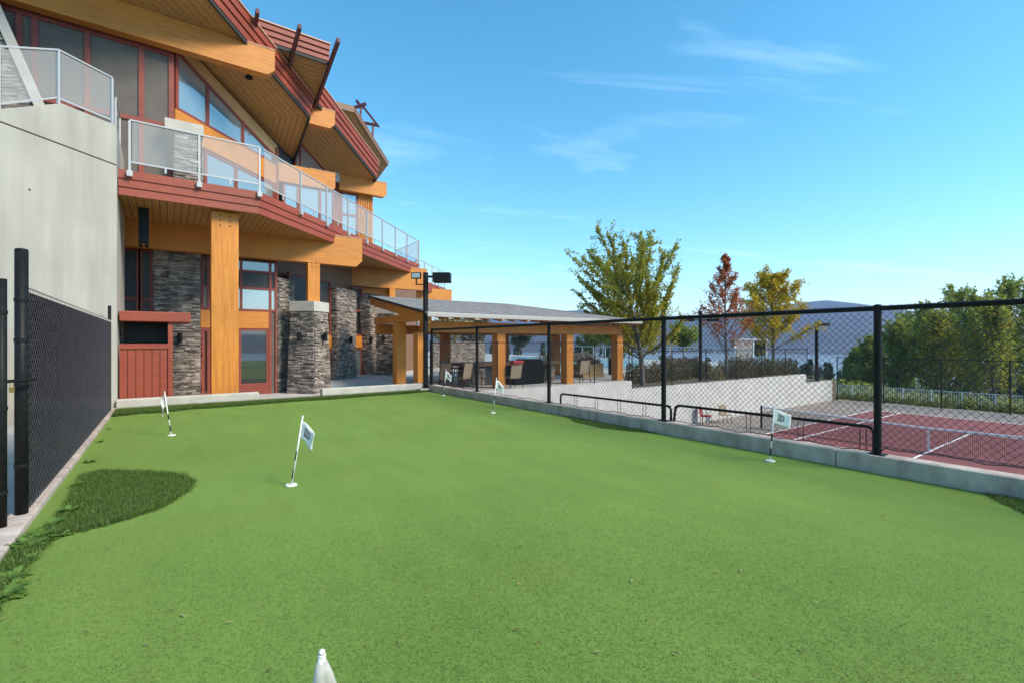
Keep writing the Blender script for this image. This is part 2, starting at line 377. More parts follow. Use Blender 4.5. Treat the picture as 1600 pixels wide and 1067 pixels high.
tag(obj('side_path', g, 'patio_concrete'), kind='structure')
# court
COURT = -2.6; NX, NY = 16.7, -9.03
g = MB(); g.box(.21, 33.6, -24, .1, -2.84, COURT); tag(obj('court_surround', g, 'court_taupe'), kind='structure')
g = MB(); g.box(NX-11.89, NX+11.89, NY-5.485, NY+5.485, COURT-.1, COURT+.004); court = tag(obj('tennis_court', g, 'court_red'), kind='structure')
def line(x0, x1, y0, y1):
    obj('painted_line', MB().box(x0, x1, y0, y1, COURT-.05, COURT+.008), 'line_white', court)
for sy in (-1, 1):
    line(NX-11.89, NX+11.89, NY+sy*5.485-.04, NY+sy*5.485+.04)
    line(NX-11.8, NX+11.8, NY+sy*4.115-.04, NY+sy*4.115+.04)
for sx in (-1, 1):
    line(NX+sx*11.84-.05, NX+sx*11.84+.05, NY-5.44, NY+5.44)
    line(NX+sx*6.4-.03, NX+sx*6.4+.03, NY-4.07, NY+4.07)
line(NX-6.37, NX+6.37, NY-.04, NY+.04)
# kerbs
k = MB(); ys = [-24, -18.3, -15.2, -12.05, -8.9, -5.7, -2.5, .1]
for a, b_ in zip(ys[:-1], ys[1:]): k.box(-.06, .2, a+.004, b_-.004, -2.8, .21)
tag(obj('side_kerb', k, 'kerb_concrete', bevel=.012), kind='structure')
FE = FY(0.02)
def es(px): return FE.s(px)
k = MB().box(XL-.02, es(405), .02, .26, -.3, .25); tag(obj('end_kerb', k, 'cap_concrete', bevel=.03), kind='structure')
k = MB().box(es(408), es(500), .10, .26, -.3, .045); tag(obj('kerb_sill', k, 'cap_concrete', bevel=.01), kind='structure')
k = MB().box(es(503), -.09, .02, .26, -.3, .25); tag(obj('end_kerb', k, 'cap_concrete', bevel=.03), kind='structure')
k = MB()
yy = -10.7
while yy < .1:
    k.box(XL-.20, XL-.02, yy, min(yy+2.4, .1)-.006, -.3, .06); yy += 2.4
tag(obj('fence_footing', k, 'kerb_concrete', bevel=.015), kind='structure')
# patio and pool terrace
PZ = -.15
g = MB(); g.box(-13, .205, .27, 70, -2.82, PZ); g.box(.21, 10.2, .3, 70, -2.82, PZ); g.box(10.205, 33.4, 4.2, 70, -2.82, PZ-.004)
tag(obj('patio', g, 'patio_concrete'), kind='structure')
g = MB().box(10.21, 28, .3, 4.195, -2.81, -.58); tag(obj('planting_bed', g, 'soil'), kind='structure')
g = MB().box(28.01, 33.4, .3, 4.19, -2.81, -1.2); tag(obj('gravel_terrace', g, 'soil'), kind='structure')
k = MB().box(-3.2, 1.6, 4.2, 14, PZ-.05, PZ+.16); tag(obj('patio_step', k, 'patio_concrete', bevel=.01), kind='structure')
k = MB()
px_ = [on_z(790, 574, -.2), on_z(1000, 576, -.2), on_z(1006, 563, -.2), on_z(800, 557, -.2)]
g = MB().slab(px_, -.3, PZ+.012); tag(obj('pool', g, 'pool_water'), kind='structure')
# retaining wall between the court and the pool terrace
rw = thing('retaining_wall', (16, .2, COURT), 'long pale concrete retaining wall with stepped top behind the tennis court', 'wall')
for x0, x1, z1 in ((.205, 10.33, -.16), (10.334, 28.1, -.53), (28.104, 32.3, -1.14)):
    n_ = max(1, round((x1-x0)/4.5))
    for i in range(n_):
        obj('wall_panel', MB().box(x0+(x1-x0)*i/n_+.004, x0+(x1-x0)*(i+1)/n_-.004, .1, .3, COURT-.1, z1), 'wall_concrete', rw, bevel=.01)

# ================================================================== GRASS
def pts_in_poly(poly, n, rng):
    P = np.array(poly); lo, hi = P.min(0), P.max(0); res = []
    tot = 0
    while tot < n:
        q = lo+(hi-lo)*rng.rand(n*2, 2); ins = np.zeros(len(q), bool); j = len(P)-1
        for i in range(len(P)):
            c = ((P[i, 1] > q[:, 1]) != (P[j, 1] > q[:, 1])) & (q[:, 0] < (P[j, 0]-P[i, 0])*(q[:, 1]-P[i, 1])/(P[j, 1]-P[i, 1]+1e-12)+P[i, 0])
            ins ^= c; j = i
        res.append(q[ins]); tot += ins.sum()
    return np.concatenate(res)[:n]
def blades(P, h, wd, lean, rng, z0=0.):
    n = len(P); a = rng.rand(n)*2*np.pi; hh = h*(.6+.8*rng.rand(n)); ln = lean*(rng.rand(n)+.3)
    b = a+np.pi/2+(rng.rand(n)-.5)
    z = np.zeros(n)+z0
    base = np.stack([P[:, 0], P[:, 1], z], 1)
    sx = np.stack([np.cos(b)*wd/2, np.sin(b)*wd/2, np.zeros(n)], 1)
    tip = base+np.stack([np.cos(a)*ln*hh, np.sin(a)*ln*hh, hh/np.sqrt(1+ln**2)], 1)
    V = np.stack([base-sx, base+sx, tip], 1).reshape(-1, 3)
    return V, np.arange(n*3).reshape(-1, 3)
rng = np.random.RandomState(11)
def rough(poly, dens, h, lab):
    P = np.array(poly); A = .5*abs(np.dot(P[:, 0], np.roll(P[:, 1], 1))-np.dot(P[:, 1], np.roll(P[:, 0], 1)))
    q = pts_in_poly(poly, int(A*dens), rng)
    q = q+rng.randn(len(q), 2)*.022
    q = q[(q[:, 0] > XL-.015) & (q[:, 0] < -.09) & (q[:, 1] < .015)]
    V, F = blades(q, h, .006, 1.1, rng, .0)
    o = obj('rough_grass', (V, F), 'rough_grass'); tag(o, lab, 'grass', kind='stuff')
    c_ = P.mean(0); pb = [(min(max(c_[0]+(x-c_[0])*.985, XL-.01), -.085), min(c_[1]+(y-c_[1])*.985, .015)) for x, y in poly]
    if sum(pb[i][0]*pb[(i+1) % len(pb)][1]-pb[(i+1) % len(pb)][0]*pb[i][1] for i in range(len(pb))) < 0: pb = pb[::-1]
    tag(obj('rough_turf', MB().slab(pb, -.01, .005), 'rough_base'), kind='structure')
Z = on_z
rough([Z(60, 842), Z(100, 800), Z(128, 742), Z(160, 735), Z(230, 737), Z(285, 741), Z(303, 752), Z(293, 768), Z(245, 796), Z(190, 814), Z(130, 830)], 26000, .045, 'dark longer turf patch against the slatted fence')
rough([Z(-40, 1000), Z(0, 942), Z(45, 880), Z(92, 832), Z(60, 830), Z(20, 850), Z(-60, 880)], 15000, .06, 'dark longer grass along the footing beside the gate post')
ex = lambda px, y: (es(px), y)
rough([(XL, .01), (XL, -1.25), (-7.6, -1.0), (-7.2, -1.1), (-6.6, -.8), (-6.2, -.86), (-5.2, -.75), (-4.2, -.62), (-3.2, -.7), (-2.2, -.52), (-1.2, -.55), (-.1, -.3), (-.1, .01)], 11000, .085, 'dark turf fringe along the far kerb below the clubhouse')
rough([Z(885, 650), Z(900, 659), Z(940, 668), Z(990, 674), Z(1045, 677), Z(1060, 668), Z(1000, 655), Z(930, 643)], 12000, .04, 'dark turf patch beside the side kerb near the pipe rail')
rough([Z(1535, 765), Z(1560, 782), Z(1600, 800), Z(1660, 830), Z(1660, 790), Z(1600, 772)], 20000, .04, 'dark turf corner where the green meets the near kerb')
# short fibres of the putting turf near the viewpoint
poly = [Z(-60, 1000), Z(-60, 1100), Z(1700, 1100), Z(1700, 760), Z(1000, 745), Z(300, 745), Z(60, 850)]
q = pts_in_poly(poly, 330000, rng); q = q[(q[:, 0] > XL) & (q[:, 0] < -.1)]
dist = np.hypot(q[:, 0]-CX, q[:, 1]-CY); q = q[rng.rand(len(q)) < np.clip((5.6-dist)/3.6, 0, 1)]
V, F = blades(q, .012, .0028, 1.4, rng, .0); tag(obj('turf_fibres', (V, F), 'fibre_grass'), 'short green fibres of the putting turf', 'turf', kind='stuff')
# bits of straw and leaf lying on the green
V = []; F = []
for i in range(110):
    px, py = random.uniform(0, 1600), 640+430*random.random()**1.2
    x, y = Z(px, py)
    if not (XL+.1 < x < -.2 and y < -.4): continue
    a = random.uniform(0, 6.28); ln = random.uniform(.008, .03); wd = random.uniform(.003, .008); c_, s_ = math.cos(a), math.sin(a); n0 = len(V)
    V += [(x-c_*ln, y-s_*ln, .012), (x-s_*wd, y+c_*wd, .018), (x+c_*ln, y+s_*ln, .013), (x+s_*wd, y-c_*wd, .016)]; F.append((n0, n0+1, n0+2, n0+3))
tag(obj('leaf_litter', (np.array(V), F), 'debris'), 'scattered straw and leaf bits on the putting green', 'litter', kind='stuff')
# weeds along the left footing
def weed(x, y, s, nleaf, seed, lab, grp):
    rr = random.Random(seed); m_ = MB()
    for i in range(nleaf):
        a = rr.uniform(0, 6.28); ln = s*rr.uniform(.5, 1.1); el = rr.uniform(.15, .8); wd = ln*.16
        d = (math.cos(a), math.sin(a)); pr = []
        for t in (0, .35, .7, 1.0):
            z_ = ln*(math.sin(el)*t-.55*t*t*math.cos(el)*.6); r_ = ln*t*math.cos(el*.6)
            pr.append((x+d[0]*r_, y+d[1]*r_, max(.012, .01+z_)))
        for q_, (t0, t1) in enumerate(((0.25, 1), (1, .8), (.8, .05))):
            p0, p1 = pr[q_], pr[q_+1]; n_ = (-d[1], d[0])
            m_.quad((p0[0]-n_[0]*wd*t0, p0[1]-n_[1]*wd*t0, p0[2]), (p0[0]+n_[0]*wd*t0, p0[1]+n_[1]*wd*t0, p0[2]), (p1[0]+n_[0]*wd*t1, p1[1]+n_[1]*wd*t1, p1[2]), (p1[0]-n_[0]*wd*t1, p1[1]-n_[1]*wd*t1, p1[2]))
            for sd_ in (-1, 1):     # lobes
                mx_ = tuple((p0[k_]+p1[k_])/2 for k_ in range(3)); lw = wd*2.3*(1-.25*q_)
                m_.quad(p0, mx_, (mx_[0]+n_[0]*lw*sd_+d[0]*wd, mx_[1]+n_[1]*lw*sd_+d[1]*wd, mx_[2]+.004), (p0[0]+n_[0]*lw*.5*sd_, p0[1]+n_[1]*lw*.5*sd_, p0[2]))
    o = obj('weed', m_, 'weed_leaf'); tag(o, lab, 'weed', grp)
sd_ = 0
for px, py, s, nl in ((158, 690, .10, 10), (140, 722, .12, 14), (125, 758, .14, 16), (108, 800, .17, 22), (84, 820, .16, 18), (62, 840, .18, 20), (40, 852, .17, 20), (15, 862, .2, 24), (95, 838, .13, 16), (20, 905, .18, 18), (5, 935, .2, 22), (120, 775, .1, 10), (45, 875, .12, 14), (170, 670, .08, 8)):
    x, y = Z(px, py); sd_ += 1; 
    if py > 815: lab, grp = 'large leafy weed in the clump at the foot of the gate posts', 'weeds at the gate posts'
    elif py > 730: lab, grp = 'leafy weed between the fence footing and the dark turf patch', 'weeds beside the dark turf patch'
    else: lab, grp = 'small weed on the fence footing beyond the dark turf patch', 'small weeds along the footing'
    weed(max(x, XL+.06), y, s*.66, int(nl*1.8), sd_, lab, grp)

# ================================================================== CHAIN-LINK FENCES
def chain(F, s0, s1, z0f, z1, pitch, r, w=0.):
    """woven wires as three-sided prisms; z0f may be a function of s"""
    zf = z0f if callable(z0f) else (lambda s: z0f)
    z0 = min(zf(s0), zf(s1)); H = z1-z0; V = []; Fc = []
    for sg in (1, -1):
        c = s0-H
        while c < s1+H:
            # line: s = c + sg*(z - z0)
            za, zb = z0, z1
            if sg > 0: lo, hi = (s0-c), (s1-c)
            else: lo, hi = (c-s1), (c-s0)
            a, b = max(0, lo), min(H, hi)
            sm = c+sg*(a+b)/2
            a = max(a, zf(min(max(c+sg*a, s0), s1))-z0)
            if b-a > .01:
                sa, sb = c+sg*a, c+sg*b; n = len(V)
                for (s_, z_) in ((sa, z0+a), (sb, z0+b)):
                    V.append(F.pt(s_-sg*r*.7, z_+r*.7, w+sg*r*.8)); V.append(F.pt(s_+sg*r*.7, z_-r*.7, w+sg*r*.8)); V.append(F.pt(s_, z_, w+sg*r*.8-r*1.6))
                for k in range(3): Fc.append((n+k, n+(k+1) % 3, n+3+(k+1) % 3, n+3+k))
            c += pitch
    return np.array(V), np.array(Fc)
def chain_fence(name, label, F, posts, z0, z1, pr, rr, pitch, wr, postbase=None, mesh_s=None, zbot=None, posttop=0., rails=True, plates=True):
    s0, s1 = min(posts), max(posts)
    base = F.pt((s0+s1)/2, z0)
    t = thing(name, base, label, 'fence')
    for s in posts:
        b = z0 if postbase is None else postbase(s)
        p = obj('post', MB().tube([F.pt(s, b-.01), F.pt(s, z1+posttop)], pr, 12), 'black_metal', t, smooth=False)
        m_ = MB().sphere(F.pt(s, z1+posttop), pr*1.08, 10, 6, (1, 1, .5)); obj('post_cap', m_, 'black_metal', p, smooth=True)
        if plates:
            m_ = MB().fb(F, s-pr*2, s+pr*2, b, b+.012, -pr*1.7, pr*1.7); obj('base_plate', m_, 'black_metal', p)
    if rails:
        obj('top_rail', MB().tube([F.pt(s0, z1-.03), F.pt(s1, z1-.03)], rr, 10), 'black_metal', t)
    a, b = mesh_s or (s0, s1)
    V, Fc = chain(F, a, b, zbot if zbot is not None else z0+.04, z1+.012, pitch, wr, pr*.6)
    tag(obj('wire_mesh', (V, Fc), 'black_vinyl', t), kind='stuff')
    return t
FR = FXr(.06)
RP = [-22.0, -18.8, -15.64, -12.47, -9.3, -6.14, -2.97]
fr = chain_fence('chain_link_fence', 'tall black chain link fence on the kerb beside the tennis court', Frame((.06, 0), (0, 1), (-1, 0)), RP+[-.1], .21, 2.05, .042, .032, .084, .0024,
                 zbot=lambda s: .30 if s < -12.5 else .235)
hem = MB(); y_ = -22.
pts = []
while y_ < -.1:
    pts.append((.045, y_, (.305 if y_ < -12.5 else .238)+.012*math.sin(y_*9)+.006*math.sin(y_*23))); y_ += .05
obj('hem_wire', MB().tube(pts, .006, 4), 'black_vinyl', fr)
# low pipe rails behind the mesh
def pipe(name, label, pts, rods):
    # round the corners
    P = []
    for i, p in enumerate(pts):
        if 0 < i < len(pts)-1:
            a, b = np.array(pts[i-1]), np.array(pts[i+1]); c = np.array(p)
            da = (a-c)/np.linalg.norm(a-c); db = (b-c)/np.linalg.norm(b-c)
            for t in np.linspace(0, 1, 6): P.append(tuple((c+da*.09)*(1-t)**2+2*t*(1-t)*c+(c+db*.09)*t*t))
        else: P.append(p)
    t = thing(name, pts[0], label, 'rail')
    obj('pipe', MB().tube(P, .022, 10), 'black_metal', t, smooth=True)
    for y0 in rods:
        for dy in (-.035, .035): obj('hanger_rod', MB().tube([(.155, y0+dy, .21), (.155, y0+dy, .49)], .005, 6), 'black_metal', t)
f15 = FXr(.155)
ya, yb, yc = f15.s(876), f15.s(1041), f15.s(1366)
pipe('pipe_rail', 'low bent black pipe rail on the kerb between the middle fence posts', [(.155, ya, .21), (.155, ya, .44), (.155, yb-.1, .47), (.155, yb-.1, .21)], [ya-.5-.62*i for i in range(5)])
pipe('pipe_rail', 'low bent black pipe rail on the kerb in front of the tennis net', [(.155, yb-.16, .21), (.155, yb-.2, .50), (.155, yc, .53), (.155, yc, .21)], [yb-.75-.75*i for i in range(4)])
# fence along the pool terrace wall
FW = Frame((0, .2), (1, 0), (0, -1))
chain_fence('chain_link_fence', 'black chain link fence on the wall top in front of the pavilion', FW, [.15, 2.9, 5.5, 8.0, 10.25], -.16, 1.62, .022, .016, .10, .0022, posttop=.03)
chain_fence('chain_link_fence', 'black chain link fence on the wall top in front of the autumn trees', FW, [10.45]+[FW.s(p) for p in (1050, 1103, 1150, 1190, 1227, 1261)], -.53, 1.2, .024, .016, .10, .0022, posttop=.05)
chain_fence('chain_link_fence', 'short black fence on the lowest wall step by the lake lamp', FW, [28.3, 30.2, 32.2], -1.14, .05, .024, .016, .10, .0022, posttop=.05)
FC = Frame((32.6, 0), (0, -1), (-1, 0))
chain_fence('chain_link_fence', 'tall black chain link fence at the far end of the tennis court', FC, [-.0+.1, 2.9]+[5.9+3.05*i for i in range(6)], COURT, .55, .035, .022, .10, .0025, posttop=.05)
# tennis net
nt_ = thing('tennis_net', (NX, NY, COURT), 'black tennis net with a white headband across the red court', 'net')
for sg in (-1, 1):
    obj('net_post', MB().tube([(NX, NY+sg*6.4, COURT), (NX, NY+sg*6.4, COURT+1.1)], .05, 10), 'black_metal', nt_)
FN = Frame((NX, NY), (0, 1), (-1, 0))
obj('headband', MB().tube([(NX, NY-6.35, COURT+1.03), (NX, NY, COURT+.90), (NX, NY+6.35, COURT+1.03)], .045, 6), 'line_white', nt_)
obj('centre_strap', MB().fb(FN, -.03, .03, COURT+.01, COURT+.86, .0, .03), 'line_white', nt_)
m_ = MB()
s_ = -6.3
while s_ < 6.3:
    zt = COURT+.9+.13*abs(s_)/6.35; m_.fb(FN, s_-.004, s_+.004, COURT+.06, zt, -.004, .004); s_ += .055
for k_ in range(15): m_.fb(FN, -6.3, 6.3, COURT+.06+k_*.058-.003, COURT+.06+k_*.058+.003, -.0055, .0055)
tag(obj('netting', m_, 'net_black', nt_), kind='stuff')
# left slatted fence
FL_ = Frame((XL-.1, 0), (0, 1), (1, 0))
yl0, yl1 = FL_.s(36), FL_.s(172)
sf = thing('slatted_fence', (XL-.1, (yl0+yl1)/2, 0), 'black chain link fence with woven dark slats along the concrete wall', 'fence')
for i, s in enumerate((yl0, (yl0+yl1)/2, yl1)):
    top = 2.43 if i != 1 else 2.0
    p = obj('post', MB().tube([FL_.pt(s, -.02, -.01), FL_.pt(s, top, -.01)], .047 if i == 0 else .032, 16), 'black_metal', sf, smooth=True)
    if i != 1: obj('post_cap', MB().sphere(FL_.pt(s, top, -.01), .048 if i == 0 else .034, 12, 6, (1, 1, .35)), 'black_metal', p, smooth=True)
    if i == 0:
        for zz in (.5, 1.2, 1.62, 1.98): obj('clamp_band', MB().tube([FL_.pt(s, zz-.015, -.01), FL_.pt(s, zz+.015, -.01)], .052, 16), 'black_metal', p)
V, Fc = chain(FL_, yl0+.06, yl1, .07, 2.07, .088, .0058, .018); tag(obj('wire_mesh', (V, Fc), 'wire_sheen', sf), kind='stuff')
kn = MB(); s_ = yl0+.08
while s_ < yl1:
    kn.tube([FL_.pt(s_, 2.06, .02), FL_.pt(s_+.012, 2.10, .026), FL_.pt(s_-.006, 2.085, .012)], .004, 4); s_ += .033
tag(obj('knuckle_wires', kn, 'wire_sheen', sf), kind='stuff')
obj('top_wire', MB().tube([FL_.pt(yl0, 2.05, 0), FL_.pt(yl1, 2.05, 0)], .012, 6), 'black_metal', sf)
s_ = yl0+.1; smesh = None
while s_ < yl1-.02:
    wv = random.uniform(-.004, .004)
    if smesh is None:
        o = obj('slat', MB().fb(FL_, s_-.026, s_+.026, .09, 2.04, -.004, .004), 'slat_plastic', sf); smesh = o.data
    else:
        o = bpy.data.objects.new('slat', smesh); link_at(o, FL_.pt(s_, .09+random.uniform(-.015, .01), wv), sf); o.rotation_euler = (0, 0, random.uniform(-.12, .12))
    s_ += .0565
# gate beside the fence
gx, gy = Z(2, 834)
gt = thing('metal_gate', (gx, gy, -.02), 'black metal gate beside the slatted fence with a brass padlock', 'gate')
Gt = Frame((gx, gy), (-1, 0), (0, -1))
obj('post', MB().tube([(gx, gy, -.02), (gx, gy, 2.13)], .035, 14), 'black_metal', gt, smooth=True)
obj('gate_frame', MB().tube([(gx, gy, 1.95), (gx-.9, gy-.6, 1.95), (gx-.9, gy-.6, .1), (gx, gy, .1)], .022, 8), 'black_metal', gt)
for zz in (.35, 1.05, 1.85): obj('clamp_band', MB().tube([(gx, gy, zz-.015), (gx, gy, zz+.015)], .04, 14), 'black_metal', gt)
lx, ly = FL_.pt(yl0, 0)[:2]
lt = obj('latch', MB().tube([(gx-.05, gy, 1.27), (lx+.09, ly-.06, 1.27)], .014, 8), 'black_metal', gt)
obj('padlock', MB().box((gx+lx)/2-.016, (gx+lx)/2+.016, (gy+ly)/2-.035, (gy+ly)/2-.015, 1.17, 1.215).tube([((gx+lx)/2-.01, (gy+ly)/2-.025, 1.215), ((gx+lx)/2-.01, (gy+ly)/2-.025, 1.26), ((gx+lx)/2+.01, (gy+ly)/2-.025, 1.26), ((gx+lx)/2+.01, (gy+ly)/2-.025, 1.215)], .004, 6), 'brass', gt)
# air conditioner behind the fence
ax, ay = -10.15, -8.0
ac = thing('air_conditioner', (ax, ay, -.02), 'dark louvred air conditioning unit on the path behind the gate', 'air conditioner')
obj('housing', MB().box(ax-.5, ax+.5, ay-.45, ay+.45, .04, 1.36), 'ac_metal', ac, bevel=.02)
obj('lid', MB().box(ax-.52, ax+.52, ay-.47, ay+.47, 1.36, 1.42), 'ac_top', ac, bevel=.01)
for i in range(26):
    zz = .1+i*.047
    obj('louvre', MB().box(ax-.47, ax+.512, ay-.462, ay-.45, zz, zz+.022).box(ax+.5, ax+.512, ay-.45, ay+.42, zz, zz+.022), 'black_metal', ac)
obj('foot', MB().box(ax-.52, ax+.52, ay-.47, ay+.47, -.02, .04), 'ac_top', ac)

# ================================================================== GOLF FLAGS
def logo(mb, o, ex_, ez, s):
    """a small square mark of horizontal bars"""
    bars = ((0, 1, 0, .14), (0, .72, .24, .36), (.2, 1, .46, .58), (0, .72, .68, .8), (.86, 1, 0, .4), (0, .14, .46, .9), (.24, .66, .88, 1.0))
    for a, b, c, d in bars:
        P = [np.array(o)+np.array(ex_)*(q*s)+np.array(ez)*(-r_*s) for q, r_ in ((a, d), (b, d), (b, c), (a, c))]
        mb.quad(*P)
def flag(basepx, toppx, kind, label, hgt=None):
    x, y = Z(*basepx); Y = FPX*CZ/(basepx[1]-535)
    h = (basepx[1]-toppx[1])/FPX*Y
    dx = (toppx[0]-basepx[0])/FPX*Y
    rt = np.array((.811, -.584, 0)); top = np.array((x, y, 0))+rt*dx+np.array((0, 0, h))
    flag_at((x, y), top, kind, label, rt)
def flag_at(b, top, kind, label, rt):
    x, y = b; base = np.array((x, y, 0.)); ax = (top-base)
    t = thing('golf_flag', (x, y, 0), label, 'flag', 'practice flags on the putting green')
    pl = obj('pole', MB().tube([base-np.array((0, 0, .02)), top], .0095, 10), 'pole_white', t, smooth=True)
    for a, c in ((.10, .235), (.37, .50)): obj('black_band', MB().tube([base+ax*a, base+ax*c], .0106, 10), 'net_black', pl, smooth=True)
    obj('knob', MB().tube([top-ax*.015, top-ax*.004, top+ax*.0], [.009, .0105, .0095], 10).sphere(top+ax*.004, .0085, 10, 6), 'pole_white', t, smooth=True)
    obj('collar', MB().tube([top-ax*.04, top-ax*.03], .0095, 10), 'black_metal', t)
    obj('cup_rim', MB().tube([base+np.array((0, 0, .004)), base+np.array((0, 0, .018))], [.064, .058], 24), 'cup_white', t)
    if kind == 'wrap':                                   # cloth hanging limp round the pole
        m_ = MB(); nr_, nc_ = 9, 22; fq = np.array((.584, .811, 0))
        for j in range(nr_):
            v_ = j/(nr_-1); p = top-ax*.022-np.array((0, 0, .26*v_))
            for i in range(nc_):
                a = 2*math.pi*i/nc_; rr_ = .011+.05*v_**.8*(1+.35*math.sin(a*3+1.2)+.12*math.sin(a*7+v_*2))
                m_.v.append(tuple(p+rt*(rr_*math.cos(a)*1.0+.012*v_)+fq*rr_*.55*math.sin(a)))
        for j in range(nr_-1):
            for i in range(nc_): i2 = (i+1) % nc_; m_.f.append((j*nc_+i, j*nc_+i2, (j+1)*nc_+i2, (j+1)*nc_+i))
        fo = obj('flag_cloth', m_, 'flag_shaded', t, smooth=True); so = fo.modifiers.new('thick', 'SOLIDIFY'); so.thickness = .002
        return
    m_ = MB(); nx, nz = 12, 8; au = ax/np.linalg.norm(ax); fh = .19; fw = .235
    if kind == 'drape': droop = .8; rt2 = rt*.9+np.array((-.584, -.811, 0))*.3
    elif kind == 'up': droop = .35; rt2 = rt
    elif kind == 'left': droop = 2.6; rt2 = -rt*.5
    else: droop = .85; rt2 = rt
    rt2 = rt2/np.linalg.norm(rt2); nn = np.cross(rt2, (0, 0, 1))
    G = []
    for j in range(nz+1):
        for i in range(nx+1):
            u_ = i/nx; v_ = j/nz
            an = math.atan(droop)*min(1, u_*1.6+.15*v_)
            p = top-au*(.07*np.linalg.norm(ax)+fh*v_)
            p = p+rt2*(fw*u_*math.cos(an))+np.array((0, 0, -1))*(fw*u_*math.sin(an)*.9)+nn*(.022*math.sin(u_*7+v_*2.2)*u_)
            G.append(p)
    m_.v = [tuple(p) for p in G]
    for j in range(nz):
        for i in range(nx): q_ = j*(nx+1)+i; m_.f.append((q_, q_+nx+1, q_+nx+2, q_+1))
    fo = obj('flag_cloth', m_, 'flag_white', t, smooth=True)
    so = fo.modifiers.new('thick', 'SOLIDIFY'); so.thickness = .002
    if kind in ('drape', 'up', 'fold'):
        g_ = lambda i, j: G[j*(nx+1)+i]
        m2 = MB()
        for (i0, i1, j0, j1) in ((3, 8, 2, 2.7), (3, 6.6, 3.2, 3.8), (4, 8, 4.3, 4.9), (3, 6.6, 5.3, 5.9), (7.4, 8, 2, 4.1), (3, 3.6, 4.2, 6.3)):
            def ip(a, b):
                a0, b0 = int(a), int(b); fa, fb_ = a-a0, b-b0; a1, b1 = min(nx, a0+1), min(nz, b0+1)
                return g_(a0, b0)*(1-fa)*(1-fb_)+g_(a1, b0)*fa*(1-fb_)+g_(a0, b1)*(1-fa)*fb_+g_(a1, b1)*fa*fb_
            for sgn in (1, -1):
                n3 = nn*.003*sgn; st = np.linspace(i0, i1, 5)
                for a, c in zip(st[:-1], st[1:]): m2.quad(ip(a, j1)+n3, ip(c, j1)+n3, ip(c, j0)+n3, ip(a, j0)+n3)
        obj('printed_mark', m2, 'print_dark', fo)
flag((268, 680), (257, 612), 'left', 'limp white golf flag leaning beside the red wooden enclosure')
flag((455, 758), (473, 650), 'drape', 'white golf flag with printed mark leaning in the open middle of the green')
flag((693, 618), (697, 577), 'fold', 'small white golf flag nearest the floodlight pole')
flag((770, 645), (776, 590), 'fold', 'white golf flag standing in front of the bar grill and pipe rail')
flag((1203, 720), (1210, 633), 'up', 'white golf flag blowing in front of the tennis net')
Yf = FPX*(CZ-.80)/(1020-535); r_ = ray(503); fx, fy = CX+r_[0]*Yf, CY+r_[1]*Yf
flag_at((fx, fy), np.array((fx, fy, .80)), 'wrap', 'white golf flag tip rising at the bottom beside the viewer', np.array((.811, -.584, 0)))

# ================================================================== STONE CLADDING
def ledge(mb, bl, br, tr, tl, nrm, seed, hmin=.026, hmax=.058):
    rr = random.Random(seed); bl, br, tr, tl, nrm = [np.array(q, float) for q in (bl, br, tr, tl, nrm)]
    H = np.linalg.norm(tl-bl); z = 0.
    P = lambda u_, v_: (bl*(1-u_)+br*u_)*(1-v_)+(tl*(1-u_)+tr*u_)*v_
    while z < H-.005:
        h = min(rr.uniform(hmin, hmax), H-z)
        if H-z-h < hmin*.6: h = H-z
        v0, v1 = z/H, (z+h-.006)/H; Wd = np.linalg.norm((br-bl)*(1-v0)+(tr-tl)*v0); s_ = 0.
        while s_ < Wd-.005:
            l_ = rr.uniform(.10, .38)
            if Wd-s_-l_ < .1: l_ = Wd-s_
            d = rr.uniform(.005, .05); u0, u1 = s_/Wd, (s_+l_-.006)/Wd
            a, b, c, e = P(u0, v0), P(u1, v0), P(u1, v1), P(u0, v1); j = lambda: nrm*(d+rr.uniform(-.01, .01)); n = len(mb.v)
            mb.v += [tuple(a), tuple(b), tuple(c), tuple(e), tuple(a+j()), tuple(b+j()), tuple(c+j()), tuple(e+j())]
            mb.f += [(n+4, n+5, n+6, n+7), (n, n+1, n+5, n+4), (n+1, n+2, n+6, n+5), (n+2, n+3, n+7, n+6), (n+3, n, n+4, n+7)]
            s_ += l_
        z += h
SEED = [100]
def stone_wall(F, s0, s1, z0, z1, parent, name='stone_wall', thick=.3, s0t=None, s1t=None, ends=True):
    s0t = s0 if s0t is None else s0t; s1t = s1 if s1t is None else s1t
    core = MB().prism(F, [(s0, z0), (s1, z0), (s1t, z1), (s0t, z1)], -thick, -.002)
    o = obj(name, core, 'mortar', parent)
    SEED[0] += 1; m_ = MB()
    ledge(m_, F.pt(s0, z0), F.pt(s1, z0), F.pt(s1t, z1), F.pt(s0t, z1), (*F.n, 0), SEED[0])
    if ends:
        ledge(m_, F.pt(s1, z0), F.pt(s1, z0, -thick), F.pt(s1t, z1, -thick), F.pt(s1t, z1), (*F.d, 0), SEED[0]+500)
        ledge(m_, F.pt(s0, z0, -thick), F.pt(s0, z0), F.pt(s0t, z1), F.pt(s0t, z1, -thick), (-F.d[0], -F.d[1], 0), SEED[0]+900)
    tag(obj('ledgestone', m_, 'ledgestone', o), kind='stuff')
    return o
def wall_lamp(F, s, z, parent, w=.05):
    obj('wall_lamp', MB().fb(F, s-.045, s+.045, z-.06, z+.06, w, w+.05).tube([F.pt(s, z-.15, w+.11), F.pt(s, z+.15, w+.11)], .065, 12), 'black_metal', parent)
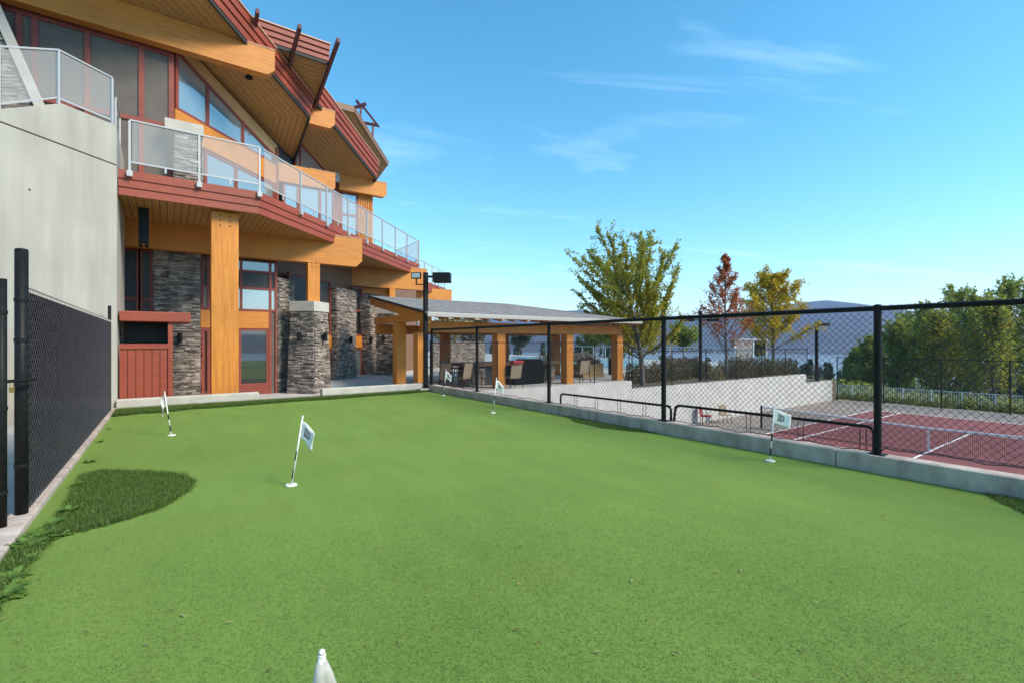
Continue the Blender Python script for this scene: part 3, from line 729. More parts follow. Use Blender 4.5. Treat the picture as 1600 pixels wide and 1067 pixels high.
def pier(x, y, wb, wt, z0, z1, parent, capz=.34, lamps=(), capover=.05):
    """square battered stone pier, set diagonally, with a cast cap"""
    core = MB(); hb, ht = wb*S2, wt*S2
    dirs = [(0, -1), (1, 0), (0, 1), (-1, 0)]
    q = [(x+a*hb, y+b*hb, z0) for a, b in dirs]+[(x+a*ht, y+b*ht, z1) for a, b in dirs]
    core.quadbox([((p[0]-x)*.985+x, (p[1]-y)*.985+y, p[2]) for p in q]); o = obj('stone_pier', core, 'mortar', parent)
    m_ = MB()
    for k_, (a, b) in enumerate(((0, 1), (1, 2), (2, 3), (3, 0))):
        SEED[0] += 1; n_ = [(S2, -S2, 0), (S2, S2, 0), (-S2, S2, 0), (-S2, -S2, 0)][k_]
        ledge(m_, q[a], q[b], q[b+4], q[a+4], n_, SEED[0])
    tag(obj('ledgestone', m_, 'ledgestone', o), kind='stuff')
    hc = ht+capover*1.6
    obj('pier_cap', MB().slab([(x+a*hc, y+b*hc) for a, b in dirs], z1-.005, z1+capz), 'cap_concrete', o, bevel=.015)
    zl = z0+1.95
    hm = (wb+(wt-wb)*(zl-z0)/(z1-z0))/2
    for sx in lamps:
        if sx == 'f': wall_lamp(Frame((x-hm*S2, y-hm*S2), (S2, -S2), (-S2, -S2)), .0, zl, o)
        if sx == 'r': wall_lamp(Frame((x+hm*S2, y-hm*S2), (S2, S2), (S2, -S2)), .0, zl, o)
    return o

# ================================================================== LEFT CONCRETE WALL
cw = thing('concrete_wall', (-8.6, 1, 0), 'tall pale concrete wall with a glass guard rail, left of the red enclosure', 'wall')
FBw = F45(-8.28); FCw = FXr(-8.09)
sBC = .19*math.sqrt(2)
JZ = 5.83
s97, s0_ = FBw.s(97), FBw.s(0)
sl_ = s0_-6
lowp = [(-8.09, .19), (-8.09, 2.78), (-13, 2.78), (-13, -4.72), (-8.09-3.5, .19-3.5)]
obj('lower_wall', MB().slab(lowp, -.3, JZ-.012), 'concrete', cw, bevel=.01)
obj('joint', MB().slab([(x-.03, y+.01) for x, y in lowp], JZ-.05, JZ+.05), 'mortar', cw)
uw = MB().prism(FBw, [(sl_, JZ+.012), (sBC, JZ+.012), (sBC, 6.78), (s97, 6.72), (s0_, 6.07), (sl_, 5.9)], -.28, 0)
obj('upper_wall', uw, 'concrete', cw, bevel=.01)
obj('upper_wall', MB().slab([(-8.093, .21), (-8.093, 2.78), (-8.4, 2.78), (-8.4, .02)], JZ+.012, 6.74), 'concrete', cw, bevel=.01)
xo, zo = FCw.hit(188, 522); obj('bolt', MB().tube([FCw.pt(1.2, zo, 0), FCw.pt(1.2, zo, .03)], .03, 10), 'black_metal', cw)
for px, py in ((46, 297),):
    hs_, hz2 = FBw.hit(px, py); obj('tie_hole', MB().tube([FBw.pt(hs_, hz2, -.01), FBw.pt(hs_, hz2, .004)], .022, 10), 'mortar', cw)
def glass_rail(F, posts, ztop, zbot, parent, zpost, top_over=0., name='guard_rail', w=.02, brackets=True, r=.024, midpins=True, first=True):
    """posts: list of s ; ztop, zbot functions or numbers"""
    zt = ztop if callable(ztop) else (lambda s: ztop); zb = zbot if callable(zbot) else (lambda s: zbot); zp = zpost if callable(zpost) else (lambda s: zpost)
    pts = [F.pt(s, zt(s), w) for s in posts]
    m_ = MB()
    for a, b in zip(pts[:-1], pts[1:]): m_.bar(a, b, .045, .032)
    g = obj(name, m_, 'alu', parent)
    for a, b in zip(posts[:-1], posts[1:]):
        obj('bottom_rail', MB().bar(F.pt(a+.03, zb(a), w), F.pt(b-.03, zb(b), w), .03, .035), 'alu', g)
        P = [(a+.05, zb(a)+.02), (b-.05, zb(b)+.02), (b-.05, zt(b)-.03), (a+.05, zt(a)-.03)]
        obj('glass_panel', MB().prism(F, P, w-.004, w+.004), 'guard_glass', g)
        if midpins:
            c = (a+b)/2; obj('mid_pin', MB().fb(F, c-.02, c+.02, zb(c)-.14, zb(c)-.018, w-.01, w+.015), 'alu', g)
    for s in (posts if first else posts[1:]):
        p = obj('post', MB().fb(F, s-r, s+r, zp(s), zt(s)-.02, w-r, w+r), 'alu', g)
        if brackets: obj('bracket', MB().fb(F, s-.06, s+.06, zp(s)-.02, zp(s)+.12, w-.02, w+.07), 'alu', p, bevel=.008)
    return g
zt0 = FBw.z(0, 72); zt97 = FBw.z(97, 78)
wz = lambda s: np.interp(s, [s0_, s97, sBC], [6.07, 6.72, 6.78])
tz = lambda s: np.interp(s, [sl_, s0_, s97, sBC], [zt0-.5, zt0, zt97, 7.92])
glass_rail(FBw, [s0_-1.5, FBw.s(4), s97, sBC-.04], tz, lambda s: wz(s)+.12, cw, wz, w=-.1, brackets=False, midpins=False)
glass_rail(FCw, [.25, 1.3, 2.7], 7.92, 6.88, cw, 6.74, w=-.1, brackets=False, midpins=False)

# ================================================================== CLUBHOUSE
ch = thing('clubhouse', (-5, 6, PZ), 'large timber and stone clubhouse with red fascias, orange beams and a wraparound deck', 'building')
SZ, DZ = 5.18, 5.76                                   # underside and top of the deck edge
FD1, FD2 = FY(.35), F45(-5.4)
K1 = (-5.05, .35); sK1 = .35*math.sqrt(2); sK3 = 9.15*math.sqrt(2)
deckp = [(-13, .37), (-5.06, .37), (3.72, 9.15), (-1, 9.15), (-1, 16), (-13, 16)]
deck = obj('deck', MB().slab([(-13, .5), (-5.1, .5), (3.6, 9.2), (3.6, 12.4), (-13, 12.4)], SZ+.06, DZ-.03), 'patio_concrete', ch)
# soffit boards under the deck (running along y), clipped to the plan
def clip(poly, nx, ny, c):                            # keep nx*x+ny*y <= c
    o_ = []
    for i in range(len(poly)):
        a, b = poly[i], poly[(i+1) % len(poly)]; da = nx*a[0]+ny*a[1]-c; db = nx*b[0]+ny*b[1]-c
        if da <= 0: o_.append(a)
        if (da < 0 < db) or (db < 0 < da): t = da/(da-db); o_.append((a[0]+(b[0]-a[0])*t, a[1]+(b[1]-a[1])*t))
    return o_
def boards(poly, ang, width, z0, z1, mat, parent, name='soffit_board', gap=.016):
    d = (math.cos(ang), math.sin(ang)); n_ = (-d[1], d[0]); q = [n_[0]*x+n_[1]*y for x, y in poly]; c = min(q); cnt = 0
    while c < max(q):
        p = clip(clip(poly, n_[0], n_[1], c+width-gap), -n_[0], -n_[1], -c)
        c += width
        if len(p) < 3: continue
        A = abs(sum(p[i][0]*p[(i+1) % len(p)][1]-p[(i+1) % len(p)][0]*p[i][1] for i in range(len(p))))/2
        if A < .004: continue
        obj(name, MB().slab(p, z0, z1), mat, parent); cnt += 1
boards([(-8.2, .42), (-5.0, .42), (3.6, 9.02), (1.2, 9.02), (-8.2, 3.1)], R(90), .16, SZ+.015, SZ+.045, 'cedar_soffit', deck)
def fascia(F, s0, s1, z0, parent, n=3, h=.205, step=.022, th=.035, mat='red_board', z0b=None, m0=0, m1=0):
    """lapped boards, the upper ones standing further out; z0b = height at s1 for sloped edges"""
    z0b = z0 if z0b is None else z0b
    for i in range(n):
        a, b = z0+i*(h-.004), z0b+i*(h-.004); w = step*i
        T = .414; o0, o1, i0, i1 = s0-m0*T*(w+th), s1+m1*T*(w+th), s0-m0*T*w, s1+m1*T*w
        m_ = MB().quadbox([F.pt(o0, a, w+th), F.pt(o1, b, w+th), F.pt(i1, b, w), F.pt(i0, a, w), F.pt(o0, a+h, w+th-.008), F.pt(o1, b+h, w+th-.008), F.pt(i1, b+h, w), F.pt(i0, a+h, w)])
        obj('fascia_board', m_, mat, parent)
fascia(FD1, -8.07, K1[0], SZ-.005, deck, m1=1); fascia(FD2, sK1, sK3, SZ-.005, deck, m0=1)
fascia(FXr(3.72), 9.2, 12.4, SZ-.005, deck)
# guard rail of the deck
FRl1, FRl2 = FD1, FD2
p1 = [FD1.s(203), FD1.s(311), K1[0]+.02]
glass_rail(FD1, p1, 7.0, 5.98, ch, DZ-.12, w=.1)
p2 = [sK1+.06]+[FD2.s(p) for p in (465, 506, 540, 569, 594, 614.5, 633)]+[sK3]
glass_rail(FD2, p2, 7.0, 5.98, ch, DZ-.12, w=.1, first=False)
glass_rail(FXr(3.80), [9.25, 10.8, 12.4], 7.0, 5.98, ch, DZ-.12, w=.04)
# far deck beyond
F4 = F45(-5.4-7.1+2.0); 
a4, b4 = at_depth(656, 408, 31.9), at_depth(684, 424, 36.8)
F4 = F45(a4[0]-a4[1]); sa4, sb4 = a4[1]*math.sqrt(2), a4[1]*math.sqrt(2)+5.2
d4 = obj('deck', MB().prism(F4, [(sa4-1, SZ), (sb4, SZ), (sb4, DZ), (sa4-1, DZ)], -4, -.05), 'patio_concrete', ch)
fascia(F4, sa4-1, sb4, SZ, d4)
glass_rail(F4, [sa4-1, sa4+.6, sa4+2.2, sa4+3.7, sb4], 7.0, 5.98, ch, DZ-.1, w=.1)
# ---- timber beams (chamfered ends) and posts
def beam(F, s0, s1, z0, z1, th, parent, mat='glulam_x', ch_=.16, name='beam', w=0., cap=True):
    b = obj(name, MB().prism(F, [(s0, z0), (s1-ch_, z0), (s1, z0+ch_), (s1, z1), (s0, z1)], w-th, w), mat, parent, bevel=.008)
    if cap: obj('drip_cap', MB().fb(F, s1-1.0, s1+.015, z1+.002, z1+.025, w-th-.015, w+.015), 'drip_edge', b)
    return b
FBm = FY(3.15)
sF = FBm.s(566); zF0, zF1 = FBm.z(553, 417), FBm.z(564, 374)
beam(FBm, -8.5, sF, zF0, zF1, .32, ch, ch_=.22)
FBu = FY(2.28)
beam(FBu, -13, FBu.s(429.5), FBu.z(417, 117), FBu.z(429, 80), .32, ch, ch_=.2)
obj('beam', MB().fb(FY(2.40), -13, FY(2.40).s(380), FBu.z(429, 80)-.05, FBu.z(429, 80)+.20, -.2, 0), 'glulam_x', ch)
FB2 = FY(5.26)
beam(FB2, -6.0, FB2.s(523.5), FB2.z(516, 201.5), FB2.z(523, 175), .32, ch, ch_=.2)
FB2b = FY(6.0)
beam(FB2b, -3.9, FB2b.s(524), FB2b.z(524, 299), FB2b.z(524, 272), .3, ch, ch_=.12)
FB3 = FY(9.04)
beam(FB3, FB3.s(530), FB3.s(604.5), FB3.z(594, 307.5), FB3.z(600, 286), .32, ch, ch_=.14)
obj('steel_hanger', MB().fb(FB3, FB3.s(524), FB3.s(530), FB3.z(527, 285), FB3.z(527, 268), -.2, .02), 'alu', ch)
FBG = FY(8.41); beam(FBG, -4.0, FBG.s(667), 4.3, 5.42, .32, ch, ch_=.22)
FBH = FY(16.46); beam(FBH, 2, FBH.s(706), 4.3, 5.42, .32, ch, ch_=.22)
beam(FY(8.8), -4.0, FY(8.8).s(612), 4.0, 4.3, .3, ch, ch_=.02, cap=False)
FP = FY(.62)
def post(F, px0, px1, z0, z1, th, parent=ch, bolts=True):
    a, b = F.s(px0), F.s(px1); o = obj('timber_post', MB().fb(F, a, b, z0, z1, -th, 0), 'glulam_z', parent, bevel=.012)
    if bolts:
        for i in range(3):
            for j in (0.32, .68): obj('bolt', MB().tube([F.pt(a+(b-a)*j, z1-.12-.13*i, -.005), F.pt(a+(b-a)*j, z1-.12-.13*i, .012)], .018, 8), 'black_metal', o)
    return o
post(FP, 330, 373, PZ, SZ-.01, .4)
# pier + post under the long beam
fp = FY(3.0); xp = fp.s(487)
pier(xp, 3.31, 1.02, .84, PZ, fp.z(487, 487), ch, lamps='fr')
zc = fp.z(487, 487)+.34
post(FY(3.16), 481, 500, zc, zF0+.25, .3)
gz = 4.3
fg = FY(8.2); xg = fg.s(612)
pier(xg, 8.57, 1.15, .9, PZ, 3.0, ch, lamps='fr'); obj('timber_post', MB().box(xg-.02, xg+.28, 8.42, 8.72, 3.3, 4.32), 'glulam_z', ch)
fh_ = FY(16.2); xh = fh_.s(650); pier(xh, 16.6, 1.15, .9, PZ, 3.0, ch, lamps='fr'); obj('timber_post', MB().box(xh-.15, xh+.15, 16.42, 16.72, 3.3, 4.32), 'glulam_z', ch)

# ---- windows: frame mesh with panes as sub-parts
def window(F, s0, s1, z0, z1, parent, cols=(), rows=(), fr=.07, pane='window_glass', w=0., top=None, dep=.08, frame='red_frame', panes=None):
    """top: None or (z at s0, z at s1) for raked heads; cols/rows: mullion s / transom z"""
    zt = (lambda s: z1) if top is None else (lambda s: top[0]+(top[1]-top[0])*(s-s0)/(s1-s0))
    m_ = MB()
    ss = [s0]+list(cols)+[s1]
    for i, s in enumerate(ss):
        a, b = (s, s+fr) if i == 0 else ((s-fr, s) if i == len(ss)-1 else (s-fr/2, s+fr/2))
        m_.prism(F, [(a, z0), (b, z0), (b, zt(b)), (a, zt(a))], w-dep, w)
    zr = [z0]+list(rows)
    for i, z in enumerate(zr): m_.fb(F, s0+fr, s1-fr, (z if i == 0 else z-fr/2), (z+fr if i == 0 else z+fr/2), w-dep+.004, w-.004)
    m_.prism(F, [(s0+fr, zt(s0+fr)-fr), (s1-fr, zt(s1-fr)-fr), (s1-fr, zt(s1-fr)), (s0+fr, zt(s0+fr))], w-dep+.004, w-.004)
    o = obj('window', m_, frame, parent)
    k_ = 0
    zz = zr+[None]
    for i in range(len(ss)-1):
        for j in range(len(zr)):
            a, b = ss[i]+.01, ss[i+1]-.01; lo = zr[j]+.01
            if j+1 < len(zr): P = [(a, lo), (b, lo), (b, zr[j+1]-.01), (a, zr[j+1]-.01)]
            else: P = [(a, lo), (b, lo), (b, zt(b)-.02), (a, zt(a)-.02)]
            mt_ = pane if panes is None else panes[j % len(panes)]
            obj('pane', MB().prism(F, P, w-dep*.75, w-dep*.55), mt_, o)
    return o
# upper wall along the front
FU1 = FY(2.66); FU2 = F45(FU1.s(272)-2.66)
zb1 = FBu.z(417, 117)
sU1 = FU1.s(272)
window(FU1, -10.6, sU1, 5.78, zb1+.02, ch, cols=[FU1.s(29.5), FU1.s(54), FU1.s(136.5), FU1.s(221)], rows=[FU1.z(222, 188)], fr=.13, pane='screen')
obj('wall', MB().fb(FU1, -13, sU1, 5.7, 11.6, -.4, -.12), 'dark_screen', ch)
# clerestory on the diagonal wall
c0, c1 = FU2.s(275), FU2.s(430)
zs = FU2.z(320, 197)
ztop0, ztop1 = FU2.z(275, 76), FU2.z(430, 243)
zs = .5*(FU2.z(275, 172)+FU2.z(365, 222))
window(FU2, c0, c1, zs, None, ch, cols=[FU2.s(325.5), FU2.s(380.5)], top=(ztop0, ztop1), fr=.10, pane='window_glass')
obj('band_beam', MB().fb(FU2, c0-.05, c1+.1, zs-.72, zs-.004, -.25, .03), 'glulam_y', ch)
window(FU2, c0+.2, c1, 5.78, zs-.73, ch, cols=[FU2.s(322), FU2.s(370)], fr=.10, pane='window_glass')
obj('head_board', MB().prism(FU2, [(c0-.1, ztop0+.005), (c1+.15, ztop1-.02), (c1+.15, ztop1+.42), (c0-.1, ztop0+.42)], -.12, -.01), 'cedar_trim', ch)
obj('corner_post', MB().fb(FU2, c1+.02, c1+.16, 5.78, ztop1+.3, -.2, .04), 'red_frame', ch)
obj('wall', MB().prism(FU2, [(c0, 5.7), (c1, 5.7), (c1, ztop1+.2), (c0, ztop0+.2)], -.5, -.14), 'dark_screen', ch)
# stone pier with pale cap on the deck
fs = FY(2.2); a, b = fs.s(270), fs.s(318)
stone_wall(fs, a+.05, b-.05, 5.74, fs.z(290, 208), ch, name='deck_pier', thick=.5)
obj('pier_cap', MB().fb(fs, fs.s(257), fs.s(318), fs.z(290, 209), fs.z(290, 192), -.55, .06), 'cap_concrete', ch, bevel=.01)
# recess wall between the two wings, below the second clerestory
FU3 = FY(6.07)
window(FU3, FU3.s(442), FU3.s(523), 5.78, FB2b.z(524, 299)+.03, ch, cols=[FU3.s(466), FU3.s(500)], fr=.09)
F2p = F45(-9.9)
q0, q1 = F2p.hit(462, 214), F2p.hit(512, 270)
window(F2p, q0[0], q1[0], 8.6, None, ch, cols=[F2p.s(470)], top=(q0[1], q1[1]), fr=.09)
obj('head_board', MB().prism(F2p, [(q0[0], q0[1]+.004), (q1[0]+.7, q1[1]-.16), (q1[0]+.7, q1[1]+.2), (q0[0], q0[1]+.34)], -.1, .03), 'cedar_trim', ch)
obj('wall', MB().prism(F2p, [(q0[0]-3, 8.5), (q1[0], 8.5), (q1[0], q1[1]), (q0[0]-3, q1[1])], -.5, -.14), 'dark_screen', ch)
# end wall under the third beam
FU4 = FY(9.36)
e0, e1, e2 = FU4.s(532), FU4.s(560), FU4.s(583)
zb3 = FB3.z(594, 307.5)
window(FU4, e0, e1, 5.78, zb3+.02, ch, cols=[], rows=[7.9], fr=.1)
wl_ = obj('wall', MB().fb(FU4, e1+.005, e2, 5.7, 9.3, -.4, -.03), 'glulam_z', ch)
n_ = 8
for i in range(n_):
    a = e1+.01+(e2-e1-.01)*i/n_; obj('siding_batten', MB().fb(FU4, a, a+(e2-e1)/n_*.55, 5.72, 9.28, -.03, .015), 'glulam_z', wl_)
obj('corner_post', MB().fb(FU4, e0-.32, e0-.02, 5.72, 9.3, -.2, .02), 'red_frame', ch)
obj('wall', MB().fb(FU4, -4, e0-.33, 5.7, 9.2, -.5, -.15), 'dark_screen', ch)

# ---- roof wings
G = .31
def wing(name, z0, y0, poly, edges, thick=.74, mitre=None, slab_poly=None):
    zs_ = lambda x, y: z0-G*(y-y0)
    r_ = obj(name, MB().slab(slab_poly or poly, lambda x, y: zs_(x, y)+.045, lambda x, y: zs_(x, y)+thick), 'roof_shingle', ch)
    P = poly
    if mitre:
        (mx_, my_), ang = mitre
        nx_, ny_ = -math.sin(ang), math.cos(ang); c_ = nx_*mx_+ny_*my_
        A = clip(P, nx_, ny_, c_); B = clip(P, -nx_, -ny_, -c_)
        # the side holding the rake runs along the diagonal
        boards(B, R(45), .19, lambda x, y: zs_(x, y)+.005, lambda x, y: zs_(x, y)+.04, 'cedar_soffit', r_)
        boards(A, R(90), .19, lambda x, y: zs_(x, y)+.005, lambda x, y: zs_(x, y)+.04, 'cedar_soffit', r_)
    else: boards(P, R(45), .19, lambda x, y: zs_(x, y)+.005, lambda x, y: zs_(x, y)+.04, 'cedar_soffit', r_)
    for k_, (F, s0, s1, pa, pb) in enumerate(edges):
        ma, mb_ = int(k_ == 1), int(k_ == 0)
        za, zb_ = zs_(*pa), zs_(*pb)
        obj('edge_strip', MB().quadbox([F.pt(s0, za-.1, .02), F.pt(s1, zb_-.1, .02), F.pt(s1, zb_-.1, -.05), F.pt(s0, za-.1, -.05), F.pt(s0, za+.04, .02), F.pt(s1, zb_+.04, .02), F.pt(s1, zb_+.04, -.05), F.pt(s0, za+.04, -.05)]), 'dark_strip', r_)
        fascia(F, s0, s1, za+.02, r_, n=3, h=.255, step=.04, th=.04, z0b=zb_+.02, m0=ma, m1=mb_)
        obj('drip_edge', MB().quadbox([F.pt(s0, za+.785, .16), F.pt(s1, zb_+.785, .16), F.pt(s1, zb_+.785, -.02), F.pt(s0, za+.785, -.02), F.pt(s0, za+.82, .16), F.pt(s1, zb_+.82, .16), F.pt(s1, zb_+.82, -.02), F.pt(s0, za+.82, -.02)]), 'drip_edge', r_)
    return r_
RK = -7.39; FRK = F45(RK); q2 = math.sqrt(2)
Px, Py = -2.69, 4.70
Rs = (-8.8, -8.8-RK)
w1p = [Rs, (Px, Py), (Px, 8.0), (-13, 8.0), (-13, Rs[1])]
wing('roof', 10.66, 3.22, w1p, [(FRK, Rs[1]*q2, Py*q2, Rs, (Px, Py)), (FXr(Px), Py, 8.0, (Px, Py), (Px, 8.0))], mitre=((Px, Py), R(157.5)))
TX, TY = 1.39, 8.78
w2p = [(-2.44, 3.06), (-2.44, 4.95), (TX, TY), (TX, 11.5), (-9, 11.5), (-9, 3.06)]
# clip polygons are convex-ised in two pieces
r2 = wing('roof', 10.66, 6.05, [(-2.44, 4.95), (TX, TY), (TX, 11.5), (-2.44, 11.5)], [(FRK, 4.95*q2, TY*q2, (-2.44, 4.95), (TX, TY)), (FXr(TX), TY, 11.5, (TX, TY), (TX, 11.5))])
zw2 = lambda y: 10.66-G*(y-6.05)
obj('roof_panel', MB().slab([(-9, 3.06), (-2.44, 3.06), (-2.44, 11.5), (-9, 11.5)], lambda x, y: zw2(y)+.045, lambda x, y: zw2(y)+.57), 'roof_shingle', r2)
boards([(-6.6, 3.1), (-2.45, 3.1), (-2.45, 9.9), (-6.6, 9.9)], 0, .19, lambda x, y: zw2(y)+.005, lambda x, y: zw2(y)+.04, 'cedar_soffit', r2)
FE2 = FY(3.06)
obj('edge_strip', MB().fb(FE2, -9, -2.42, zw2(3.06)-.1, zw2(3.06)+.04, -.05, .02), 'dark_strip', r2)
fascia(FE2, -9, -2.42, zw2(3.06)+.02, r2, n=3, h=.185, step=.04, th=.04)
obj('drip_edge', MB().fb(FE2, -9, -2.40, zw2(3.06)+.57, zw2(3.06)+.605, -.02, .16), 'drip_edge', r2)
for i, xx in enumerate((-2.40, -3.62, -4.84)):
    m_ = MB().bar((xx, 1.96, zw2(1.96)-.10), (xx, 5.15, zw2(5.15)-.10), .10, .19)
    obj('rafter_tail', m_, 'dark_red', r2)
# soffit downlight
zr1 = lambda y: 10.66-G*(y-3.22)
def hit_soffit(px, py):
    d = ray(px); k = (535-py)/FPX
    # 1.6 + kY = zr1(CY + d1*Y)
    Y = (10.66+G*3.22-G*CY-CZ)/(k+G*d[1]); return (CX+d[0]*Y, CY+d[1]*Y, CZ+k*Y)
hx, hy, hz = hit_soffit(389, 122)
obj('downlight', MB().tube([(hx, hy, hz-.03), (hx, hy, hz+.05)], .11, 16), 'black_metal', ch)
# third roof and the timber trellis on it
def d3(px, py, Y): return at_depth(px, py, Y)
A3, B3, C3 = d3(508, 158, 25.4), d3(553, 172, 27.2), d3(606, 257, 31.4)
zf = lambda x, y: B3[2]-.30*(y-B3[1])
slope3 = (C3[2]-B3[2])/(C3[1]-B3[1])
zf = lambda x, y: B3[2]+slope3*(y-B3[1])
p3 = [(A3[0]-2, B3[1]), (B3[0], B3[1]), (C3[0], C3[1]), (C3[0]-.4, C3[1]+2), (A3[0]-2, C3[1]+2)]
r3 = obj('roof', MB().slab(p3, lambda x, y: zf(x, y)-.02, lambda x, y: zf(x, y)+.1), 'roof_shingle', ch)
boards(p3, R(45), .25, lambda x, y: zf(x, y)-.08, lambda x, y: zf(x, y)-.03, 'cedar_soffit', r3)
obj('fascia_board', MB().bar((p3[0][0], p3[0][1], zf(*p3[0])), (p3[1][0], p3[1][1], zf(*p3[1])), .06, .34), 'bar_wood', r3)
obj('fascia_board', MB().bar((p3[1][0]+.02, p3[1][1], zf(*p3[1])), (p3[2][0]+.02, p3[2][1], zf(*p3[2])), .06, .34), 'bar_wood', r3)
obj('wall', MB().slab([(p3[0][0], p3[0][1]+2.2), (p3[0][0]+3.2, p3[0][1]+2.2), (p3[0][0]+3.2, p3[0][1]+4), (p3[0][0], p3[0][1]+4)], 8, lambda x, y: zf(x, y)-.1), 'glulam_z', ch)
tr_ = obj('trellis', MB().bar(d3(545, 172, 28.5), d3(572, 163, 28.5), .12, .16).bar(d3(567, 167, 29.2), d3(592, 199, 29.2), .12, .12).bar(d3(557, 158, 28.4), d3(567, 170, 29.0), .12, .12), 'dark_red', ch)
obj('trellis_post', MB().bar(d3(563.5, 166, 28.8), d3(563.5, 190, 28.8), .1, .1, up=(1, 0, 0)), 'dark_red', tr_)
obj('trellis_post', MB().bar(d3(582.5, 192, 29.6), d3(582.5, 218, 29.6), .1, .1, up=(1, 0, 0)), 'dark_red', tr_)
obj('trellis_bar', MB().bar(d3(570, 193, 29.6), d3(590, 197, 29.6), .12, .14), 'dark_red', tr_)
# main upper block behind the roofs, keeps daylight out
obj('upper_wall', MB().slab([(-13, 4.0), (-7.2, 4.0), (-7.2, 7.6), (-4, 7.6), (-4, 10.3), (0, 10.3), (0, 16), (-13, 16)], DZ, 9.0), 'dark_screen', ch)
# battered stone pier at the upper left
fb_ = FY(2.0)
P_ = [fb_.hit(-60, 190), fb_.hit(72, 190), fb_.hit(57, 140), fb_.hit(0, 12), fb_.hit(-30, -40), fb_.hit(-60, -40)]
bp_ = obj('battered_pier', MB().prism(fb_, P_, -.55, -.01), 'mortar', ch); m_ = MB()
ledge(m_, fb_.pt(*P_[0]), fb_.pt(*P_[1]), fb_.pt(*P_[4]), fb_.pt(*P_[5]), (0, -1, 0), 77)
tag(obj('ledgestone', m_, 'ledgestone', bp_), kind='stuff')
obj('coping', MB().bar(fb_.pt(P_[1][0], P_[1][1], -.2), fb_.pt(P_[4][0], P_[4][1], -.2), .2, .62, up=(0, -1, 0)), 'cap_concrete', bp_, bevel=.01)

# ---- ground floor
FLo = FY(3.65); FL2 = F45(-7.65)
zl1 = zF0
stone_wall(FLo, FLo.s(241), FLo.s(313), PZ, zl1+.1, ch, thick=.4)
window(FLo, -8.6, FLo.s(240), PZ+1.5, zl1+.05, ch, cols=[FLo.s(216), FLo.s(219.5)], rows=[FLo.z(200, 467)], fr=.10, pane='dark_screen', w=-.05)
wl3 = FLo.s(313)+.01; wl4 = FLo.s(433)
zt1 = FLo.z(400, 424)
window(FLo, wl3, wl4, FLo.z(400, 487)+.0, zl1+.1, ch, cols=[FLo.s(326), FLo.s(377), FLo.s(422.5)], rows=[FLo.z(400, 451.5), FLo.z(400, 425)], fr=.075, panes=['window_glass', 'dark_screen', 'dark_glass'])
obj('band_beam', MB().fb(FLo, wl3, FLo.s(420), FLo.z(400, 513.5)+.005, FLo.z(400, 487)-.005, -.2, .01), 'glulam_x', ch)
obj('corner_window', MB().fb(FLo, FLo.s(420)+.005, wl4, PZ, FLo.z(400, 487)-.005, -.09, -.04), 'screen', ch)
obj('corner_post', MB().fb(FLo, wl4-.06, wl4, PZ, FLo.z(400, 487)-.004, -.1, .01), 'red_frame', ch); obj('corner_post', MB().fb(FLo, FLo.s(420)+.004, FLo.s(420)+.09, PZ, FLo.z(400, 487)-.004, -.1, .02), 'red_frame', ch)
zd = FLo.z(400, 513.5)
dr = window(FLo, wl3, FLo.s(347), PZ, zd, ch, cols=[FLo.s(327)], fr=.11, pane='dark_glass'); dr.name = 'door'
obj('door_handle', MB().tube([FLo.pt(FLo.s(322), .95, 0), FLo.pt(FLo.s(322), .95, .06), FLo.pt(FLo.s(322), 1.2, .06), FLo.pt(FLo.s(322), 1.2, 0)], .014, 8), 'alu', dr)
window(FLo, FLo.s(350), FLo.s(420), PZ+.30, zd, ch, cols=[FLo.s(375)], fr=.075, pane='dark_glass')
obj('kick_panel', MB().fb(FLo, FLo.s(350), FLo.s(420), PZ, PZ+.30, -.1, .015), 'red_frame', ch)
obj('wall', MB().box(-13, -7.9, 3.75, 4.0, PZ, SZ), 'dark_screen', ch); obj('wall', MB().box(-7.9, -4.2, 3.9, 4.1, PZ, SZ), 'dark_screen', ch)
# diagonal ground-floor wall
zA = 4.0
stone_wall(FL2, FL2.s(435), FL2.s(459), PZ, FL2.z(450, 437), ch, thick=.4)
obj('wall', MB().fb(FL2, 5.2, 20, PZ, SZ, -.8, -.5), 'bar_wood', ch)
def dwin(pxa, pxb):
    a, b = FL2.s(pxa), FL2.s(pxb)
    window(FL2, a, b, PZ, zA+.2, ch, cols=[(a+b)/2] if pxb-pxa > 20 else [], rows=[1.3, 1.95, 3.1], fr=.08, w=-.2, panes=['window_glass', 'window_glass', 'dark_glass', 'dark_screen'])
    obj('band_beam', MB().fb(FL2, a, b, 1.36, 1.9, -.3, -.17), 'glulam_y', ch)
dwin(459.5, 524)
s_a, s_b = FL2.s(526), FL2.s(556)
sw = stone_wall(FL2, s_a, s_b, PZ, FL2.z(540, 452), ch, thick=.5); wall_lamp(FL2, (s_a+s_b)/2+.1, FL2.z(543, 531), sw)
dwin(556.5, 572)
s_c, s_d = FL2.s(566), FL2.s(597)
sw = stone_wall(Frame((FL2.o[0]+.3*S2, FL2.o[1]-.3*S2), FL2.d, FL2.n), s_c+.55, s_d+.3, PZ, FL2.z(580, 466), ch, thick=.5, s0t=s_c+.1, s1t=s_d+.2)
F_ = Frame((FL2.o[0]+.3*S2, FL2.o[1]-.3*S2), FL2.d, FL2.n)
wall_lamp(F_, F_.s(575), F_.z(575, 531), sw); wall_lamp(F_, F_.s(592), F_.z(592, 531), sw)
fwl = FLo.s(279); wall_lamp(FLo, FLo.s(281), FLo.z(281, 528), ch, w=.05)
